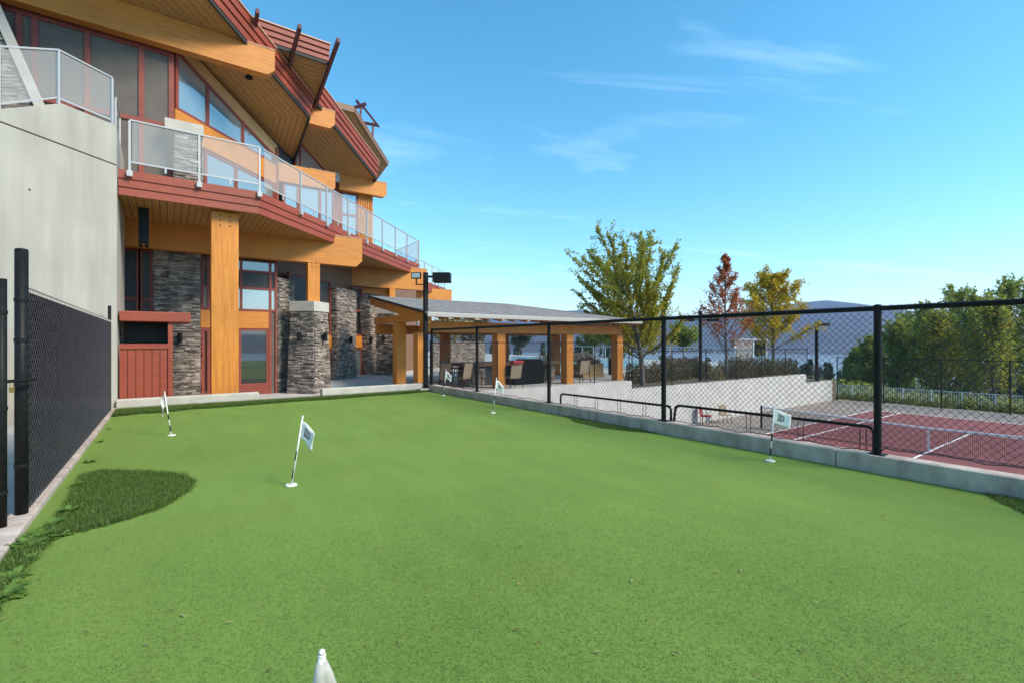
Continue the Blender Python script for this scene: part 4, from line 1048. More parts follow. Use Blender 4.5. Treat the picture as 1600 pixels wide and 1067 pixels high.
# red board enclosure at the deck edge
en = thing('board_enclosure', (-7.3, .9, PZ), 'red wooden board enclosure with flat red canopy beside the concrete wall', 'enclosure')
FEn = FY(.45); xa, xb = -8.06, FEn.s(270)
nb = 6; z0e, z1e = PZ, FEn.z(230, 545)
for i in range(nb):
    a = xa+(xb-.1-xa)*i/nb; b = xa+(xb-.1-xa)*(i+1)/nb-.012
    obj('board', MB().fb(FEn, a, b, z0e, z1e, -.03, random.uniform(-.004, .004)), 'red_board', en)
obj('top_rail', MB().fb(FEn, xa, xb-.1, z1e+.002, FEn.z(230, 537), -.05, .03), 'red_board', en)
obj('corner_post', MB().fb(FEn, xb-.1, xb, z0e, FEn.z(265, 503), -.1, .035), 'red_board', en)
obj('canopy', MB().fb(FEn, xa, FEn.s(298), FEn.z(230, 503), FEn.z(230, 487.5), -1.6, .12), 'red_board', en, bevel=.02)
obj('side_wall', MB().box(xb-.1, xb-.04, .6, 2.0, z0e, FEn.z(265, 503)-.01), 'red_board', en)
obj('back_wall', MB().box(xa, xb-.1, 1.7, 1.76, z0e, FEn.z(265, 503)-.01), 'dark_screen', en)
# black flue under the deck
ff = FY(1.6); x_ = ff.s(224.5)
fl = thing('soffit_heater', (x_, 1.6, 4.0), 'black box heater with small lamps hanging from the deck soffit', 'heater')
zz0, zz1 = ff.z(224, 386), SZ+.01
obj('housing', MB().box(x_-.11, x_+.11, 1.5, 1.72, zz0+.1, zz1), 'black_metal', fl, bevel=.01)
for dx in (-.06, .07): obj('lamp_head', MB().tube([(x_+dx, 1.5, zz0+.1), (x_+dx, 1.44, zz0-.02)], [.03, .045], 10), 'black_metal', fl)

# ================================================================== FLOODLIGHT POLE AND LAMPS
def lamp_pole(loc, h, r, label, heads, cat='lamp', name='lamp_post', extra=None):
    t = thing(name, loc, label, cat); x, y, z = loc
    obj('pole', MB().box(x-r, x+r, y-r, y+r, z, z+h), 'black_metal', t, bevel=.008)
    obj('base_plate', MB().box(x-r*2.2, x+r*2.2, y-r*2.2, y+r*2.2, z, z+.025), 'black_metal', t)
    for hd in heads: hd(t)
    return t
rt = np.array((.811, -.584, 0)); fwv = np.array((.584, .811, 0))
kb = MB().box(-.42, .10, -.24, .26, -.02, .10); tag(obj('pole_footing', kb, 'cap_concrete', bevel=.02), kind='structure')
LP = (-.12, .0, .10)
def h1(t):
    p = np.array(LP); zt_ = 3.86
    a = p+np.array((0, 0, zt_-.18)); arm = obj('arm', MB().bar(a, a+rt*.26, .05, .07), 'black_metal', t)
    c = a+rt*.26+np.array((0, 0, -.0)); obj('floodlight', MB().quadbox([c+np.array((0, 0, -.2))-fwv*.2, c+np.array((0, 0, -.2))+rt*.58-fwv*.2, c+np.array((0, 0, -.2))+rt*.58+fwv*.2, c+np.array((0, 0, -.2))+fwv*.2, c+np.array((0, 0, .12))-fwv*.2, c+np.array((0, 0, .12))+rt*.58-fwv*.2, c+np.array((0, 0, .12))+rt*.58+fwv*.2, c+np.array((0, 0, .12))+fwv*.2]), 'black_metal', t, bevel=.015)
    b = p+np.array((0, 0, 3.42)); obj('arm', MB().bar(b, b-rt*.33, .035, .035).bar(b-rt*.31, b-rt*.31+np.array((0, 0, .18)), .035, .035, up=(1, 0, 0)), 'black_metal', t)
    e = b-rt*.31+np.array((0, 0, .19)); w_ = .16; q = []
    for zz in (0, .21):
        q += [e-rt*w_-fwv*.06+np.array((0, 0, zz)), e+rt*w_-fwv*.06+np.array((0, 0, zz)), e+rt*w_+fwv*.06+np.array((0, 0, zz)), e-rt*w_+fwv*.06+np.array((0, 0, zz))]
    fl_ = obj('floodlight', MB().quadbox(q), 'black_metal', t, bevel=.01)
    c0_, c1_ = e-fwv*.066, .13; obj('lens', MB().quad(c0_-rt*c1_+np.array((0, 0, .03)), c0_+rt*c1_+np.array((0, 0, .03)), c0_+rt*c1_+np.array((0, 0, .18)), c0_-rt*c1_+np.array((0, 0, .18))), 'lamp_lens', fl_)
lamp_pole(LP, 3.82, .065, 'black floodlight pole with two lamps at the corner of the green', [h1], 'floodlight', 'floodlight_pole')
def twin(t):
    p = np.array(wloc(t)); z_ = 3.45
    for sg in (-1, 1):
        a = p+np.array((0, 0, z_)); obj('arm', MB().bar(a, a+rt*sg*.5, .06, .06), 'black_metal', t)
        c = a+rt*sg*.72; obj('lamp_head', MB().bar(c-rt*.3, c+rt*.3, .32, .16), 'black_metal', t, bevel=.02)
x, y, _ = at_depth(1094.5, 540, 27.6); lamp_pole((x, y, -.58), 3.95, .07, 'black double headed lamp post between the green and red trees', [twin])
def single(t):
    p = np.array(wloc(t)); a = p+np.array((0, 0, 4.05)); obj('lamp_head', MB().bar(a, a+rt*.85, .3, .2), 'black_metal', t, bevel=.02)
x, y, _ = at_depth(1276, 540, 34.0); lamp_pole((x, y, -1.2), 4.15, .085, 'black single headed lamp post on the lowest terrace facing the lake', [single])

# ================================================================== PAVILION
pv_ = thing('pavilion', (5, 3, PZ), 'open timber pavilion with low grey hipped roof beside the pool', 'pavilion')
EZ, RZ = 2.60, 3.56
ex0, ex1, ey0, ey1, yr = -.15, 10.65, -.12, 5.6, 5.4
rx = 6.9
roofm = MB()
A_, B_, C_, D_ = (ex0, ey0, EZ), (ex1, ey0, EZ), (ex1, ey1, EZ), (ex0, ey1, RZ-.1); R0_, R1_ = (ex0, yr, RZ), (rx, yr, RZ)
n0 = len(roofm.v); roofm.v += [A_, B_, C_, D_, R0_, R1_]+[(p[0], p[1], p[2]-.06) for p in (A_, B_, C_, D_, R0_, R1_)]
roofm.f += [(0, 1, 5, 4), (1, 2, 5), (2, 3, 4, 5), (7, 6, 10, 11), (8, 7, 11), (9, 8, 11, 10), (0, 6, 7, 1), (1, 7, 8, 2), (2, 8, 9, 3), (3, 9, 10, 4), (4, 10, 6, 0)]
pr_ = obj('roof', roofm, 'roof_shingle', pv_)
cs = MB(); n_c = 30                                   # shingle courses on the front slope
for i in range(n_c):
    t0, t1 = i/n_c, (i+1)/n_c+.004
    y0_, y1_ = ey0+(yr-ey0)*t0, ey0+(yr-ey0)*t1; z0_, z1_ = EZ+(RZ-EZ)*t0, EZ+(RZ-EZ)*t1
    xr0 = ex1+(rx-ex1)*t0
    xx = ex0-.3*random.random()
    while xx < xr0:
        x2 = min(xx+random.uniform(.25, .5), xr0); xa_ = max(xx, ex0)
        if x2-xa_ > .02:
            h_ = .016+.008*random.random()
            cs.quadbox([(xa_+.004, y0_, z0_+.001), (x2, y0_, z0_+.001), (x2, y1_, z1_-.004), (xa_+.004, y1_, z1_-.004), (xa_+.004, y0_, z0_+h_), (x2, y0_, z0_+h_), (x2, y1_, z1_+.004), (xa_+.004, y1_, z1_+.004)])
        xx = x2
tag(obj('shingles', cs, 'roof_shingle', pr_), kind='stuff')
obj('gutter', MB().box(ex0, ex1+.05, ey0-.1, ey0-.005, EZ-.16, EZ-.005), 'gutter', pr_, bevel=.02)
obj('gutter', MB().box(ex1+.005, ex1+.1, ey0, ey1, EZ-.16, EZ-.005), 'gutter', pr_, bevel=.02)
obj('barge_board', MB().quadbox([(ex0-.05, ey0, EZ-.06), (ex0-.005, ey0, EZ-.06), (ex0-.005, yr, RZ-.06), (ex0-.05, yr, RZ-.06), (ex0-.05, ey0, EZ+.02), (ex0-.005, ey0, EZ+.02), (ex0-.005, yr, RZ+.02), (ex0-.05, yr, RZ+.02)]), 'dark_strip', pr_)
for i in range(19):                                    # rafters
    x_ = ex0+.12+i*(ex1-ex0-.3)/18; t = 1 if x_ < rx else max(.1, (ex1-x_)/(ex1-rx))
    obj('rafter', MB().bar((x_, ey0+.02, EZ-.155), (x_, ey0+(yr-ey0)*t, EZ+(RZ-EZ)*t-.155), .09, .17), 'glulam_y', pv_)
obj('beam', MB().box(ex0+.2, ex1-.45, .56, .84, 1.95, 2.33), 'glulam_x', pv_, bevel=.01)
obj('beam', MB().box(ex0+.2, ex1-.45, 4.96, 5.24, 1.95, 2.33), 'glulam_x', pv_, bevel=.01)
obj('beam', MB().box(-.13, .13, .2, 4.9, 2.34, 2.62), 'glulam_y', pv_, bevel=.02)
obj('rafter', MB().bar((-.02, ey0+.1, EZ-.22), (-.02, yr, RZ-.22), .2, .3), 'glulam_y', pv_)
for x_, y_ in ((0.02, .7), (3.3, .7), (6.85, .7), (10.0, .7), (.02, 2.55), (10.0, 5.1), (6.6, 5.1), (3.3, 5.1)):
    z1_ = 1.95 if y_ != 2.55 else 2.34
    p_ = obj('timber_post', MB().box(x_-.19, x_+.19, y_-.19, y_+.19, PZ, z1_), 'glulam_z', pv_, bevel=.012)
    if y_ == .7:
        for i in range(3):
            for j in (-.08, .08): obj('bolt', MB().tube([(x_+j, y_-.15, 2.0+.11*i), (x_+j, y_-.16, 2.0+.11*i)], .018, 8), 'black_metal', p_)
m, n, l, b = newmat('white_glow'); b.inputs['Base Color'].default_value = (.9, .88, .8, 1); b.inputs['Emission Color'].default_value = (1, .95, .85, 1); b.inputs['Emission Strength'].default_value = .35  # white boxes with weak emission under the pavilion roof
for i in range(5):
    x_ = .75+i*1.15; obj('eave_white_box', MB().box(x_-.22, x_+.22, 1.6, 1.72, 2.50, 2.55), 'white_glow', pv_)
# stone screen wall behind
ss = thing('stone_screen', (6, 15.8, PZ), 'low grey ledgestone screen wall beyond the pavilion tables', 'wall')
FS = FY(15.6); stone_wall(FS, FS.s(676), FS.s(757), PZ, FS.z(715, 533.5), ss, thick=.4)
# bar counter
br = thing('bar_counter', (5, 2.4, PZ), 'stone bar counter with thick wooden top under the pavilion', 'counter')
FBc = FY(1.9); b0, b1 = FBc.s(732), FBc.s(866)
zc0 = FBc.z(760, 566)
obj('counter_top', MB().fb(FBc, FBc.s(724), FBc.s(872), zc0-.14, zc0, -1.0, .15), 'bar_wood', br, bevel=.01)
stone_wall(FBc, b0, FBc.s(757), PZ, zc0-.15, br, name='end_pier', thick=.8)
obj('cabinet', MB().fb(FBc, FBc.s(757)+.01, FBc.s(858), PZ, zc0-.15, -.75, -.08), 'ac_metal', br)
stone_wall(FBc, FBc.s(858)+.01, b1, PZ, zc0-.15, br, name='end_pier', thick=.8)
# covered grill
FGr = FY(1.25)
g0, g1 = FGr.s(806), FGr.s(860)
zt_g = FGr.z(830, 561)
gr = thing('covered_grill', FGr.pt((g0+g1)/2, PZ), 'barbecue grill under a black cover in front of the bar', 'grill')
P_ = [(g0, PZ+.02), (g1-.35, PZ+.02), (g1-.3, .45), (g1, .5), (g1, zt_g-.32), (g1-.35, zt_g-.25), (g1-.5, zt_g), (g0+.45, zt_g), (g0+.3, zt_g-.22), (g0, zt_g-.3)]
obj('cover', MB().prism(FGr, P_, -.6, 0), 'grill_cover', gr, bevel=.05)
# patio chairs
def make_chair(cushion=None):
    t = bpy.data.objects.new('patio_chair', None); COL.objects.link(t); WL[t.name] = (0, 0, 0)
    for sx in (-1, 1):
        obj('side_frame', MB().tube([(.27*sx, .27, 0), (.27*sx, .26, .42), (.27*sx, .24, .62), (.27*sx, -.25, .62), (.27*sx, -.27, .4)], .016, 8), 'black_metal', t, local=True)
        obj('leg', MB().tube([(.27*sx, -.24, .42), (.28*sx, -.32, 0)], .016, 8), 'black_metal', t, local=True)
        obj('back_post', MB().tube([(.25*sx, -.22, .40), (.25*sx, -.34, .98)], .016, 8), 'black_metal', t, local=True)
    obj('seat', MB().quadbox([(-.24, .26, .40), (.24, .26, .40), (.24, -.22, .37), (-.24, -.22, .37), (-.24, .26, .425), (.24, .26, .425), (.24, -.22, .395), (-.24, -.22, .395)]), 'tan_sling', t, local=True)
    obj('backrest', MB().quadbox([(-.24, -.215, .42), (.24, -.215, .42), (.24, -.235, .42), (-.24, -.235, .42), (-.24, -.33, .97), (.24, -.33, .97), (.24, -.35, .97), (-.24, -.35, .97)]), 'tan_sling', t, local=True)
    return t
def place_chair(proto, px, py, z, rz, label, grp='tan sling patio chairs'):
    x, y = Z(px, py, z); c = copy_tree(proto, None, (x, y, z), rz); tag(c, label, 'chair', grp); return c, x, y
pc = make_chair()
place_chair(pc, 690, 608, PZ, R(120), 'tan sling chair half behind the floodlight pole')
place_chair(pc, 703, 597, PZ, R(200), 'tan sling chair on the far side of the round patio table')
place_chair(pc, 722, 606, PZ, R(20), 'tan sling chair with its back to the green at the patio table')
place_chair(pc, 738, 604, PZ, R(-60), 'tan sling chair beside the stone end of the bar')
place_chair(pc, 908, 597, PZ, R(-10), 'tan sling chair between the two right pavilion posts')
c_, x, y = place_chair(pc, 801, 605, PZ, R(-5), 'tan sling chair with red cushion in front of the covered grill')
cu = obj('red_towel', MB().box(x-.26, x+.26, y-.42, y-.16, PZ+.93, PZ+1.06), 'red_cloth', None, bevel=.04); tag(cu, 'folded red cloth over the chair back before the grill', 'cloth')
for ch_ in [q for q in bpy.data.objects if q.parent == pc]: bpy.data.objects.remove(ch_)
bpy.data.objects.remove(pc)
x, y = Z(712, 602, PZ)
tb = thing('patio_table', (x, y, PZ), 'round dark patio table among the sling chairs', 'table')
obj('table_top', MB().tube([(x, y, PZ+.70), (x, y, PZ+.73)], .55, 24), 'black_metal', tb)
for a in range(4): obj('leg', MB().tube([(x+.1*math.cos(a*1.57+.7), y+.1*math.sin(a*1.57+.7), PZ+.70), (x+.38*math.cos(a*1.57+.7), y+.38*math.sin(a*1.57+.7), PZ)], .018, 8), 'black_metal', tb)
# court-side chairs
def court_chair(px, py, mat, label, rz):
    x, y = Z(px, py, COURT); t = thing('court_chair', (x, y, COURT), label, 'chair', 'chairs beside the tennis court')
    c, s = math.cos(rz), math.sin(rz); q = lambda a, b, z: (x+a*c-b*s, y+a*s+b*c, COURT+z)
    for sx in (-1, 1):
        for sy in (-1, 1): obj('leg', MB().tube([q(.24*sx, .22*sy, 0), q(.22*sx, .2*sy, .42)], .014, 6), 'black_metal', t)
    obj('seat', MB().quadbox([q(-.24, .24, .4), q(-.24, -.22, .4), q(.24, -.22, .4), q(.24, .24, .4), q(-.24, .24, .45), q(-.24, -.22, .45), q(.24, -.22, .45), q(.24, .24, .45)]), mat, t)
    obj('backrest', MB().quadbox([q(-.24, -.2, .45), q(-.24, -.24, .45), q(.24, -.24, .45), q(.24, -.2, .45), q(-.21, -.3, .92), q(-.21, -.33, .92), q(.21, -.33, .92), q(.21, -.3, .92)]), mat, t, bevel=.02)
court_chair(1103, 662, 'red_cloth', 'red chair on the court beside the retaining wall', R(200)); court_chair(1133, 660, 'tan_sling', 'tan chair on the court between the red chair and the net post', R(150))
# planter and pool things
FPl = FY(2.6); a, b = FPl.s(911), FPl.s(943)
pl_ = thing('planter_box', FPl.pt((a+b)/2, PZ), 'wooden planter box with flowers on the pool terrace', 'planter')
z1_ = FPl.z(925, 568)
for i in range(4): obj('board', MB().fb(FPl, a, b, PZ+(z1_-PZ)*i/4, PZ+(z1_-PZ)*(i+1)/4-.01, -.7, 0), 'planter_wood', pl_)
def foliage(mb_pts, n, size, rng, sq=1.):
    """random leaf quads at the given points"""
    C = mb_pts; n = len(C); a = rng.randn(n, 3); a /= np.linalg.norm(a, axis=1)[:, None]; b = rng.randn(n, 3); b -= a*(a*b).sum(1)[:, None]; b /= np.linalg.norm(b, axis=1)[:, None]
    s_ = (size*(.6+.8*rng.rand(n)))[:, None]
    V = np.stack([C-a*s_, C-b*s_*.62*sq, C+a*s_, C+b*s_*.62*sq], 1).reshape(-1, 3)
    return V, np.arange(n*4).reshape(-1, 4)
def clump_pts(cx, cy, z0, rx_, ry_, h, n, rng):
    q = rng.randn(n, 3); q /= np.linalg.norm(q, axis=1)[:, None]; q *= (rng.rand(n)**.35)[:, None]; q[:, 2] = np.abs(q[:, 2])
    bump = 1+.22*np.sin(q[:, 0]*7+cx)*np.cos(q[:, 1]*6+cy)
    return np.stack([cx+q[:, 0]*rx_*bump, cy+q[:, 1]*ry_*bump, z0+q[:, 2]*h*bump], 1)
xm, ym, _ = FPl.pt((a+b)/2, 0, -.35)
obj('flowers', foliage(clump_pts(xm, ym, z1_-.02, (b-a)/2, .4, .35, 900, rng), 0, .05, rng), 'flower_leaf', pl_)
def shrub(name, label, px, py, z, rx_, ry_, h, n, size, mat, cat='shrub', grp=None, Y=None):
    x, y = Z(px, py, z) if Y is None else at_depth(px, py, Y)[:2]
    t = thing(name, (x, y, z), label, cat, grp)
    m_ = MB()
    for i in range(7):
        a = i*2.4; m_.tube([(x+.05*math.cos(a), y+.05*math.sin(a), z-.03), (x+rx_*.6*math.cos(a), y+ry_*.6*math.sin(a), z+h*.6)], [.018, .006], 5)
    obj('stem', m_, 'bark', t); obj('foliage', foliage(clump_pts(x, y, z, rx_, ry_, h, n, rng), 0, size, rng), mat, t)
for i, px in enumerate((992, 1018, 1040, 1062, 1083, 1098)):
    labs = ['left end of the brown hedge beside the last pavilion post', 'brown hedge shrub at the foot of the green maple', 'brown hedge shrub right beside the maple trunk', 'brown hedge shrub between the maple and the double lamp', 'brown hedge shrub just short of the double lamp post', 'brown hedge shrub at the double lamp post']
    shrub('hedge_shrub', labs[i], px, 598-i*2.2, -.58, .85, .7, 1.05, 1600, .055, 'hedge_leaf', grp='brown hedge shrubs')
for i, px in enumerate((1142, 1158, 1176, 1195, 1212, 1228)):
    labs = ['left end of the rounded dark hedge under the red tree', 'rounded dark hedge shrub behind the grass tuft', 'tallest rounded dark hedge shrub', 'rounded dark hedge shrub left of the yellow tree trunk', 'rounded dark hedge shrub under the yellow tree', 'right end of the rounded dark hedge under the yellow tree']
    shrub('hedge_shrub', labs[i], px, 590-i*1.6, -.58, 1.0, .85, 1.25 if i < 4 else 1.0, 1600, .06, 'hedge_leaf', grp='rounded hedge shrubs')
shrub('grass_tuft', 'straw coloured grass tuft between the two hedges', 1118, 592, -.58, .7, .5, .8, 900, .06, 'straw_leaf', 'grass')
for i, (px, py, lab) in enumerate(((862, 553, 'pink and green flower bed beyond the pool near the far post'), (885, 553, 'pink flower bed beyond the pool between the posts'), (912, 552, 'yellow green flower bed beyond the pool'), (1050, 566, 'pink flowering shrub behind the green maple'), (1078, 566, 'dark pink flowering shrub beside the double lamp post'))):
    shrub('flower_shrub', lab, px, py, PZ, 1.6 if i < 3 else .9, 1.2, .9 if i < 3 else .75, 800, .09, 'flower_leaf', grp='flowering shrubs by the pool', Y=(44 if i < 3 else 34))
# bollard by the pool
x, y = Z(953, 585, PZ); bo = thing('bollard', (x, y, PZ), 'short black bollard light on the pool terrace', 'bollard')
obj('shaft', MB().tube([(x, y, PZ), (x, y, PZ+.85)], .09, 12), 'black_metal', bo); obj('cap', MB().tube([(x, y, PZ+.86), (x, y, PZ+.95)], [.1, .07], 12), 'black_metal', bo)
# pool ladder
x, y = Z(1000, 568, PZ); ld = thing('pool_ladder', (x, y, PZ), 'shiny steel pool ladder at the pool edge', 'ladder')
for d in (0, .5): obj('handrail', MB().tube([(x+d, y, PZ), (x+d, y+.1, PZ+.8), (x+d, y+.5, PZ+.9), (x+d, y+.8, PZ+.2), (x+d, y+.85, PZ-.2)], .025, 8), 'alu', ld)
# far white railing round the pool
def picket(name, label, p0, p1, z0, h, step, mat, pw, group=None, postevery=12):
    t = thing(name, ((p0[0]+p1[0])/2, (p0[1]+p1[1])/2, z0), label, 'railing'); L_ = math.hypot(p1[0]-p0[0], p1[1]-p0[1]); d = ((p1[0]-p0[0])/L_, (p1[1]-p0[1])/L_)
    F = Frame(p0, d, (d[1], -d[0])); n_ = int(L_/step)
    obj('top_rail', MB().fb(F, 0, L_, z0+h-.05, z0+h, -.025, .025), mat, t); obj('bottom_rail', MB().fb(F, 0, L_, z0+.08, z0+.12, -.02, .02), mat, t)
    me = None
    for i in range(n_+1):
        s_ = i*step
        if i % postevery == 0: obj('post', MB().fb(F, s_-.035, s_+.035, z0-.02, z0+h+.02, -.035, .035), mat, t); continue
        if me is None: o = obj('picket', MB().fb(F, s_-pw, s_+pw, z0+.10, z0+h-.04, -pw, pw), mat, t); me = o.data; z_ = wloc(o)[2]
        else: o = bpy.data.objects.new('picket', me); link_at(o, F.pt(s_, z_), t); o.rotation_euler = (0, 0, 0)
picket('picket_railing', 'pale metal picket railing behind the far court fence', (35.2, 3), (35.2, -18), COURT-.15, 1.12, .13, 'white_metal', .012)
pa, pb = at_depth(860, 550, 60), at_depth(1180, 560, 46)
picket('pool_railing', 'pale railing on the far side of the pool terrace', pa[:2], pb[:2], PZ, 1.3, 1.5, 'white_metal', .03, postevery=2)
# small white umbrella-like sign boards of the pool gate
x, y, _ = at_depth(1178, 560, 40); pg = thing('pool_gate', (x, y, PZ), 'white framed pool gate with dark notice behind the rounded hedge', 'gate')
Fg = Frame((x, y), (.811, -.584), (-.584, -.811))
obj('frame', MB().fb(Fg, -1.6, -1.5, PZ, 1.9, -.05, .05).fb(Fg, 1.0, 1.1, PZ, 1.9, -.05, .05).fb(Fg, -.1, 0, PZ, 1.9, -.05, .05).fb(Fg, -1.5, 1.0, 1.8, 1.9, -.049, .049), 'white_metal', pg)
obj('notice', MB().fb(Fg, .05, .95, .5, 1.7, -.02, .02), 'black_metal', pg); obj('panel', MB().fb(Fg, -1.5, -.1, .2, 1.7, -.02, .02), 'gutter', pg)

# ================================================================== TREES
def make_tree(name, label, base, H, trunk_h, spread, n1, n2, nleaf, lsize, mat, seed, up=.9, lean=(0, 0), prof=None, tr=.10, mats2=None, grp=None, tsp=.18, upcurve=.5, cat='tree', hend=.93, plume=0.):
    rg = np.random.RandomState(seed); x0, y0, z0 = base; t = thing(name, base, label, cat, grp)
    prof = prof or (lambda q: math.sin(math.pi*min(1, .15+.85*q))**.7)
    m_ = MB(); tw = []
    tp = []
    for i in range(9):
        q = i/8; tp.append((x0+lean[0]*q*q+.06*math.sin(q*5+seed), y0+lean[1]*q*q+.06*math.cos(q*4+seed), z0-.1+q*H*.96))
    m_.tube(tp, [tr*(1-.9*i/8)+.006 for i in range(9)], 8)
    C = []; PL = []
    for i in range(n1):
        q = (i+.5)/n1; h0 = trunk_h+(H*hend-trunk_h)*q; f = h0/(H*.96)*8; k = min(7, int(f)); fr = f-k
        p = np.array(tp[k])*(1-fr)+np.array(tp[k+1])*fr
        az = i*2.399+rg.rand()*.6; ln = spread*prof(q)*(.75+.5*rg.rand())
        el = up+.35*q+rg.uniform(-.15, .15); d = np.array((math.cos(az)*math.cos(el), math.sin(az)*math.cos(el), math.sin(el)))
        pts = [p]
        for s_ in range(5):
            d = d+np.array((lean[0]*.04, lean[1]*.04, upcurve*.12))+rg.randn(3)*.07; d /= np.linalg.norm(d); pts.append(pts[-1]+d*ln/5)
        m_.tube(pts, [tr*.32*(1-.8*s_/5)*(1-.5*q) +.004 for s_ in range(6)], 5, cap=False)
        for j in range(n2):
            u_ = .15+.85*(j+rg.rand())/n2; f2 = u_*5; k2 = min(4, int(f2)); p2 = pts[k2]+(pts[k2+1]-pts[k2])*(f2-k2)
            dd = (pts[k2+1]-pts[k2]); dd /= np.linalg.norm(dd); dd = dd*.8+rg.randn(3)*.55+np.array((0, 0, .15)); dd /= np.linalg.norm(dd); l2 = ln*.30*(1.15-u_*.7)*(.5+rg.rand())+.1
            m_.tube([p2, p2+dd*l2*.5+rg.randn(3)*.02, p2+dd*l2], [.008, .006, .003], 3, cap=False)
            C.append((p2, dd*l2))
        PL += [(pts[s_], pts[s_+1]-pts[s_]) for s_ in range(1, 5)]
        C.append((pts[-2], (pts[-1]-pts[-2])*1.0)); C.append((pts[-3], (pts[-2]-pts[-3])*1.0))
    for i in range(4): C.append((np.array(tp[-2]), (np.array(tp[-1])-np.array(tp[-2]))*1.02))
    obj('trunk', m_, 'bark', t)
    if plume: C = C+PL*max(1, int(plume*len(C)/len(PL)))
    ii = rg.randint(0, len(C), nleaf); P0 = np.array([c[0] for c in C])[ii]; D0 = np.array([c[1] for c in C])[ii]
    pts = P0+D0*(rg.rand(nleaf)**.7)[:, None]+rg.randn(nleaf, 3)*tsp*np.minimum(1, .35+np.linalg.norm(D0, axis=1))[:, None]
    if mats2 is None: obj('crown', foliage(pts, 0, lsize, rg), mat, t)
    else:
        mat2, fn = mats2; sel = fn(pts, rg); obj('crown', foliage(pts[~sel], 0, lsize, rg), mat, t); obj('crown', foliage(pts[sel], 0, lsize, rg), mat2, t)
    return t
bx_, by_, _ = at_depth(1006, 590, 24.6)
make_tree('maple_tree', 'tall green maple with spiky upswept branches beside the pavilion', (bx_, by_, -.58), 6.9, 1.3, 4.3, 44, 11, 36000, .057, 'maple_green', 5, up=.42, lean=(-1.5, 1.05), prof=lambda q: .72+.5*q-.55*q*q, tr=.13, tsp=.062, upcurve=1.15, hend=.72, plume=1.2,
          mats2=('maple_yellow', lambda p, rg: (rg.rand(len(p)) < np.clip(.42-(p[:, 2]-2.2)*.16, .02, .5))))
bx_, by_, _ = at_depth(1134, 580, 29.2)
make_tree('red_maple_tree', 'slender maple with red and orange autumn leaves and sparse top', (bx_, by_, -.58), 7.9, 1.3, 2.5, 34, 9, 7200, .056, 'maple_red', 9, up=.72, prof=lambda q: 1.1*(1-q)**1.1+.10, tr=.10, tsp=.10, upcurve=.5)
bx_, by_, _ = at_depth(1207, 575, 33.2)
make_tree('yellow_maple_tree', 'rounded maple with yellow and orange autumn leaves', (bx_, by_, -.58), 7.0, 1.4, 3.0, 36, 10, 15000, .072, 'maple_yellow', 14, up=.6, prof=lambda q: 1.05*(1-q)**.55+.10, tr=.12, tsp=.13)
# poplars behind the court
rp = random.Random(4)
spec = [(1362, 54, 532, 1.5, 0), (1402, 50, 512, 2.0, 0), (1446, 58, 480, 2.4, 0), (1462, 47, 505, 2.2, 1), (1496, 54, 456, 2.6, 0), (1530, 47, 470, 2.6, 0), (1553, 43, 485, 2.2, 1), (1578, 52, 444, 2.9, 0), (1625, 46, 440, 3.0, 0), (1670, 50, 436, 3.2, 0), (1418, 66, 500, 2.6, 0), (1340, 60, 548, 1.5, 0)]
labs = ['slim poplar at the left end of the dense tree row by the lake', 'green poplar just right of the near fence post top', 'tall dark green poplar with pointed crown behind the court', 'light green poplar low in front of the tree row', 'tall green poplar with pointed top behind the far fence', 'broad green poplar behind the picket railing', 'yellow green poplar leaning out in front of the tree row', 'tallest green poplar of the row behind the court', 'green poplar at the far right end behind the court', 'green poplar beyond the right end of the tree row', 'pale far poplar seen through the gap of the tree row', 'short poplar beside the lake at the end of the tree row']
for i, (px, Y, ty, sp, lt) in enumerate(spec):
    x, y, zt = at_depth(px, ty, Y); dx = max(0, x-36); z0 = -2.85-.115*math.hypot(dx, max(0, y-75))
    H = zt-z0
    make_tree('poplar_tree', labs[i], (x, y, z0), H, H*.10, sp*1.8, 46, 8, 8200, .115, 'poplar_light' if lt else 'poplar_green', 30+i, up=.85, prof=lambda q: (math.sin(math.pi*min(1, .3+.65*q)))**.6, tr=.15, tsp=.15, plume=.5, upcurve=1.0, grp='poplars behind the tennis court',
              mats2=('poplar_light' if not lt else 'maple_yellow', lambda p, rg: rg.rand(len(p)) < .22))
gl = ['bare brownish tree beyond the stone screen wall', 'second brownish tree beyond the stone screen wall', 'pale green tree beyond the pool behind the bar', 'rounded green tree beyond the pool railing', 'dense green tree beyond the right end of the pavilion', 'low green tree behind the green maple trunk', 'green tree behind the double lamp post']
for i, (px, Y, ty, sp, mt_) in enumerate(((700, 58, 503, 3.2, 'straw_leaf'), (742, 62, 508, 3.0, 'hedge_leaf'), (812, 74, 524, 2.4, 'conifer_leaf'), (925, 62, 522, 2.6, 'poplar_green'), (952, 58, 517, 3.2, 'poplar_green'), (1000, 62, 522, 3.2, 'poplar_green'), (1068, 60, 528, 2.6, 'poplar_green'))):
    x, y, zt = at_depth(px, ty, Y); make_tree('garden_tree', gl[i], (x, y, PZ if y < 70 else -2.85), zt+.2, 1.0, sp, 18, 6, 2600, .17, mt_, 60+i, up=.6, tsp=.3, grp='trees beyond the pool')
# low yellow-green shrubs between fence and railing
for i in range(17):
    yy_ = .8-i*.95; x = 34.2+rp.uniform(-.25, .25)
    t = thing('low_shrub', (x, yy_, COURT-.2), 'low yellow green shrub between the far court fence and the picket railing', 'shrub', 'low shrubs along the picket railing')
    obj('foliage', foliage(clump_pts(x, yy_, COURT-.2, .75, .6, .55+.35*rp.random(), 420, rng), 0, .07, rng), 'shrub_yellow', t)
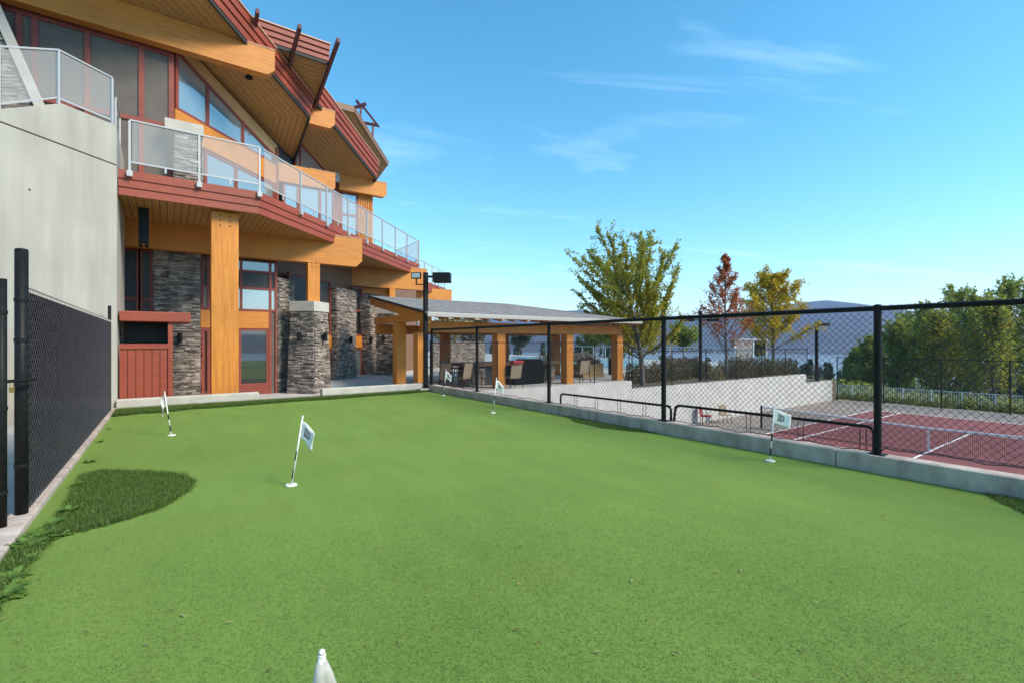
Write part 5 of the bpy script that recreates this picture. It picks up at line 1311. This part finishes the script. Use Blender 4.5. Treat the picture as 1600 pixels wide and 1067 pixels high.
# undergrowth and far wood down the slope
def wood_mass():
    P = []; rg = np.random.RandomState(8)
    for i in range(420):
        px = rg.uniform(560, 1750); Y = rg.uniform(70, 330)
        d = ray(px); x, y = CX+d[0]*Y, CY+d[1]*Y
        dx, dy = max(0, x-36), max(0, y-75); dd = math.hypot(dx, dy)
        if dd < 8: continue
        z = -2.85-.115*dd if dd < 330 else -40.8
        h = rg.uniform(6, 12)+dd*.02
        zmax = CZ-(23+rg.rand()*14)/FPX*Y                     # below the shoreline in the photograph
        if px < 1000: zmax = CZ-(-9+rg.rand()*16)/FPX*Y
        h = min(h, zmax-z)
        if h < 2.5: continue
        n_ = 170; q = rg.rand(n_); r_ = (1-q)*h*.21+.15; a = rg.rand(n_)*6.28; rr_ = r_*np.sqrt(rg.rand(n_))
        P.append(np.stack([x+rr_*np.cos(a), y+rr_*np.sin(a), z+h*(.08+.92*q)], 1))
    P = np.concatenate(P); V, F = foliage(P, 0, .5, rg); tag(obj('lakeside_wood', (V, F), 'conifer_leaf'), 'dark far wood of conifers sloping down to the lake', 'wood', kind='stuff')
    P = []
    for i in range(900):
        px = rg.uniform(1240, 1750); Y = rg.uniform(41, 75); d = ray(px); x, y = CX+d[0]*Y, CY+d[1]*Y
        if x < 37: continue
        z = -2.85-.115*(x-36); n_ = 90; q = rg.randn(n_, 3); q /= np.linalg.norm(q, axis=1)[:, None]; s_ = rg.uniform(.7, 1.5)
        P.append(np.stack([x+q[:, 0]*s_, y+q[:, 1]*s_, z+np.abs(q[:, 2])*s_*1.25], 1))
    P = np.concatenate(P); V, F = foliage(P, 0, .15, rg); tag(obj('undergrowth', (V, F), 'poplar_green'), 'green undergrowth below the poplars', 'undergrowth', kind='stuff')
wood_mass()

# ================================================================== HAZE
hz_ = MB().box(-7300, 7300, -7300, 7300, -60, 275)
m = bpy.data.materials.new('haze_air'); m.use_nodes = True; MAT['haze_air'] = m; n = m.node_tree.nodes; l = m.node_tree.links
n.remove(n['Principled BSDF']); pvn = n.new('ShaderNodeVolumePrincipled'); pvn.inputs['Color'].default_value = (.36, .50, .95, 1); pvn.inputs['Density'].default_value = .00018; pvn.inputs['Anisotropy'].default_value = .1
l.new(pvn.outputs[0], n['Material Output'].inputs['Volume'])
tag(obj('haze', hz_, 'haze_air'), kind='stuff')
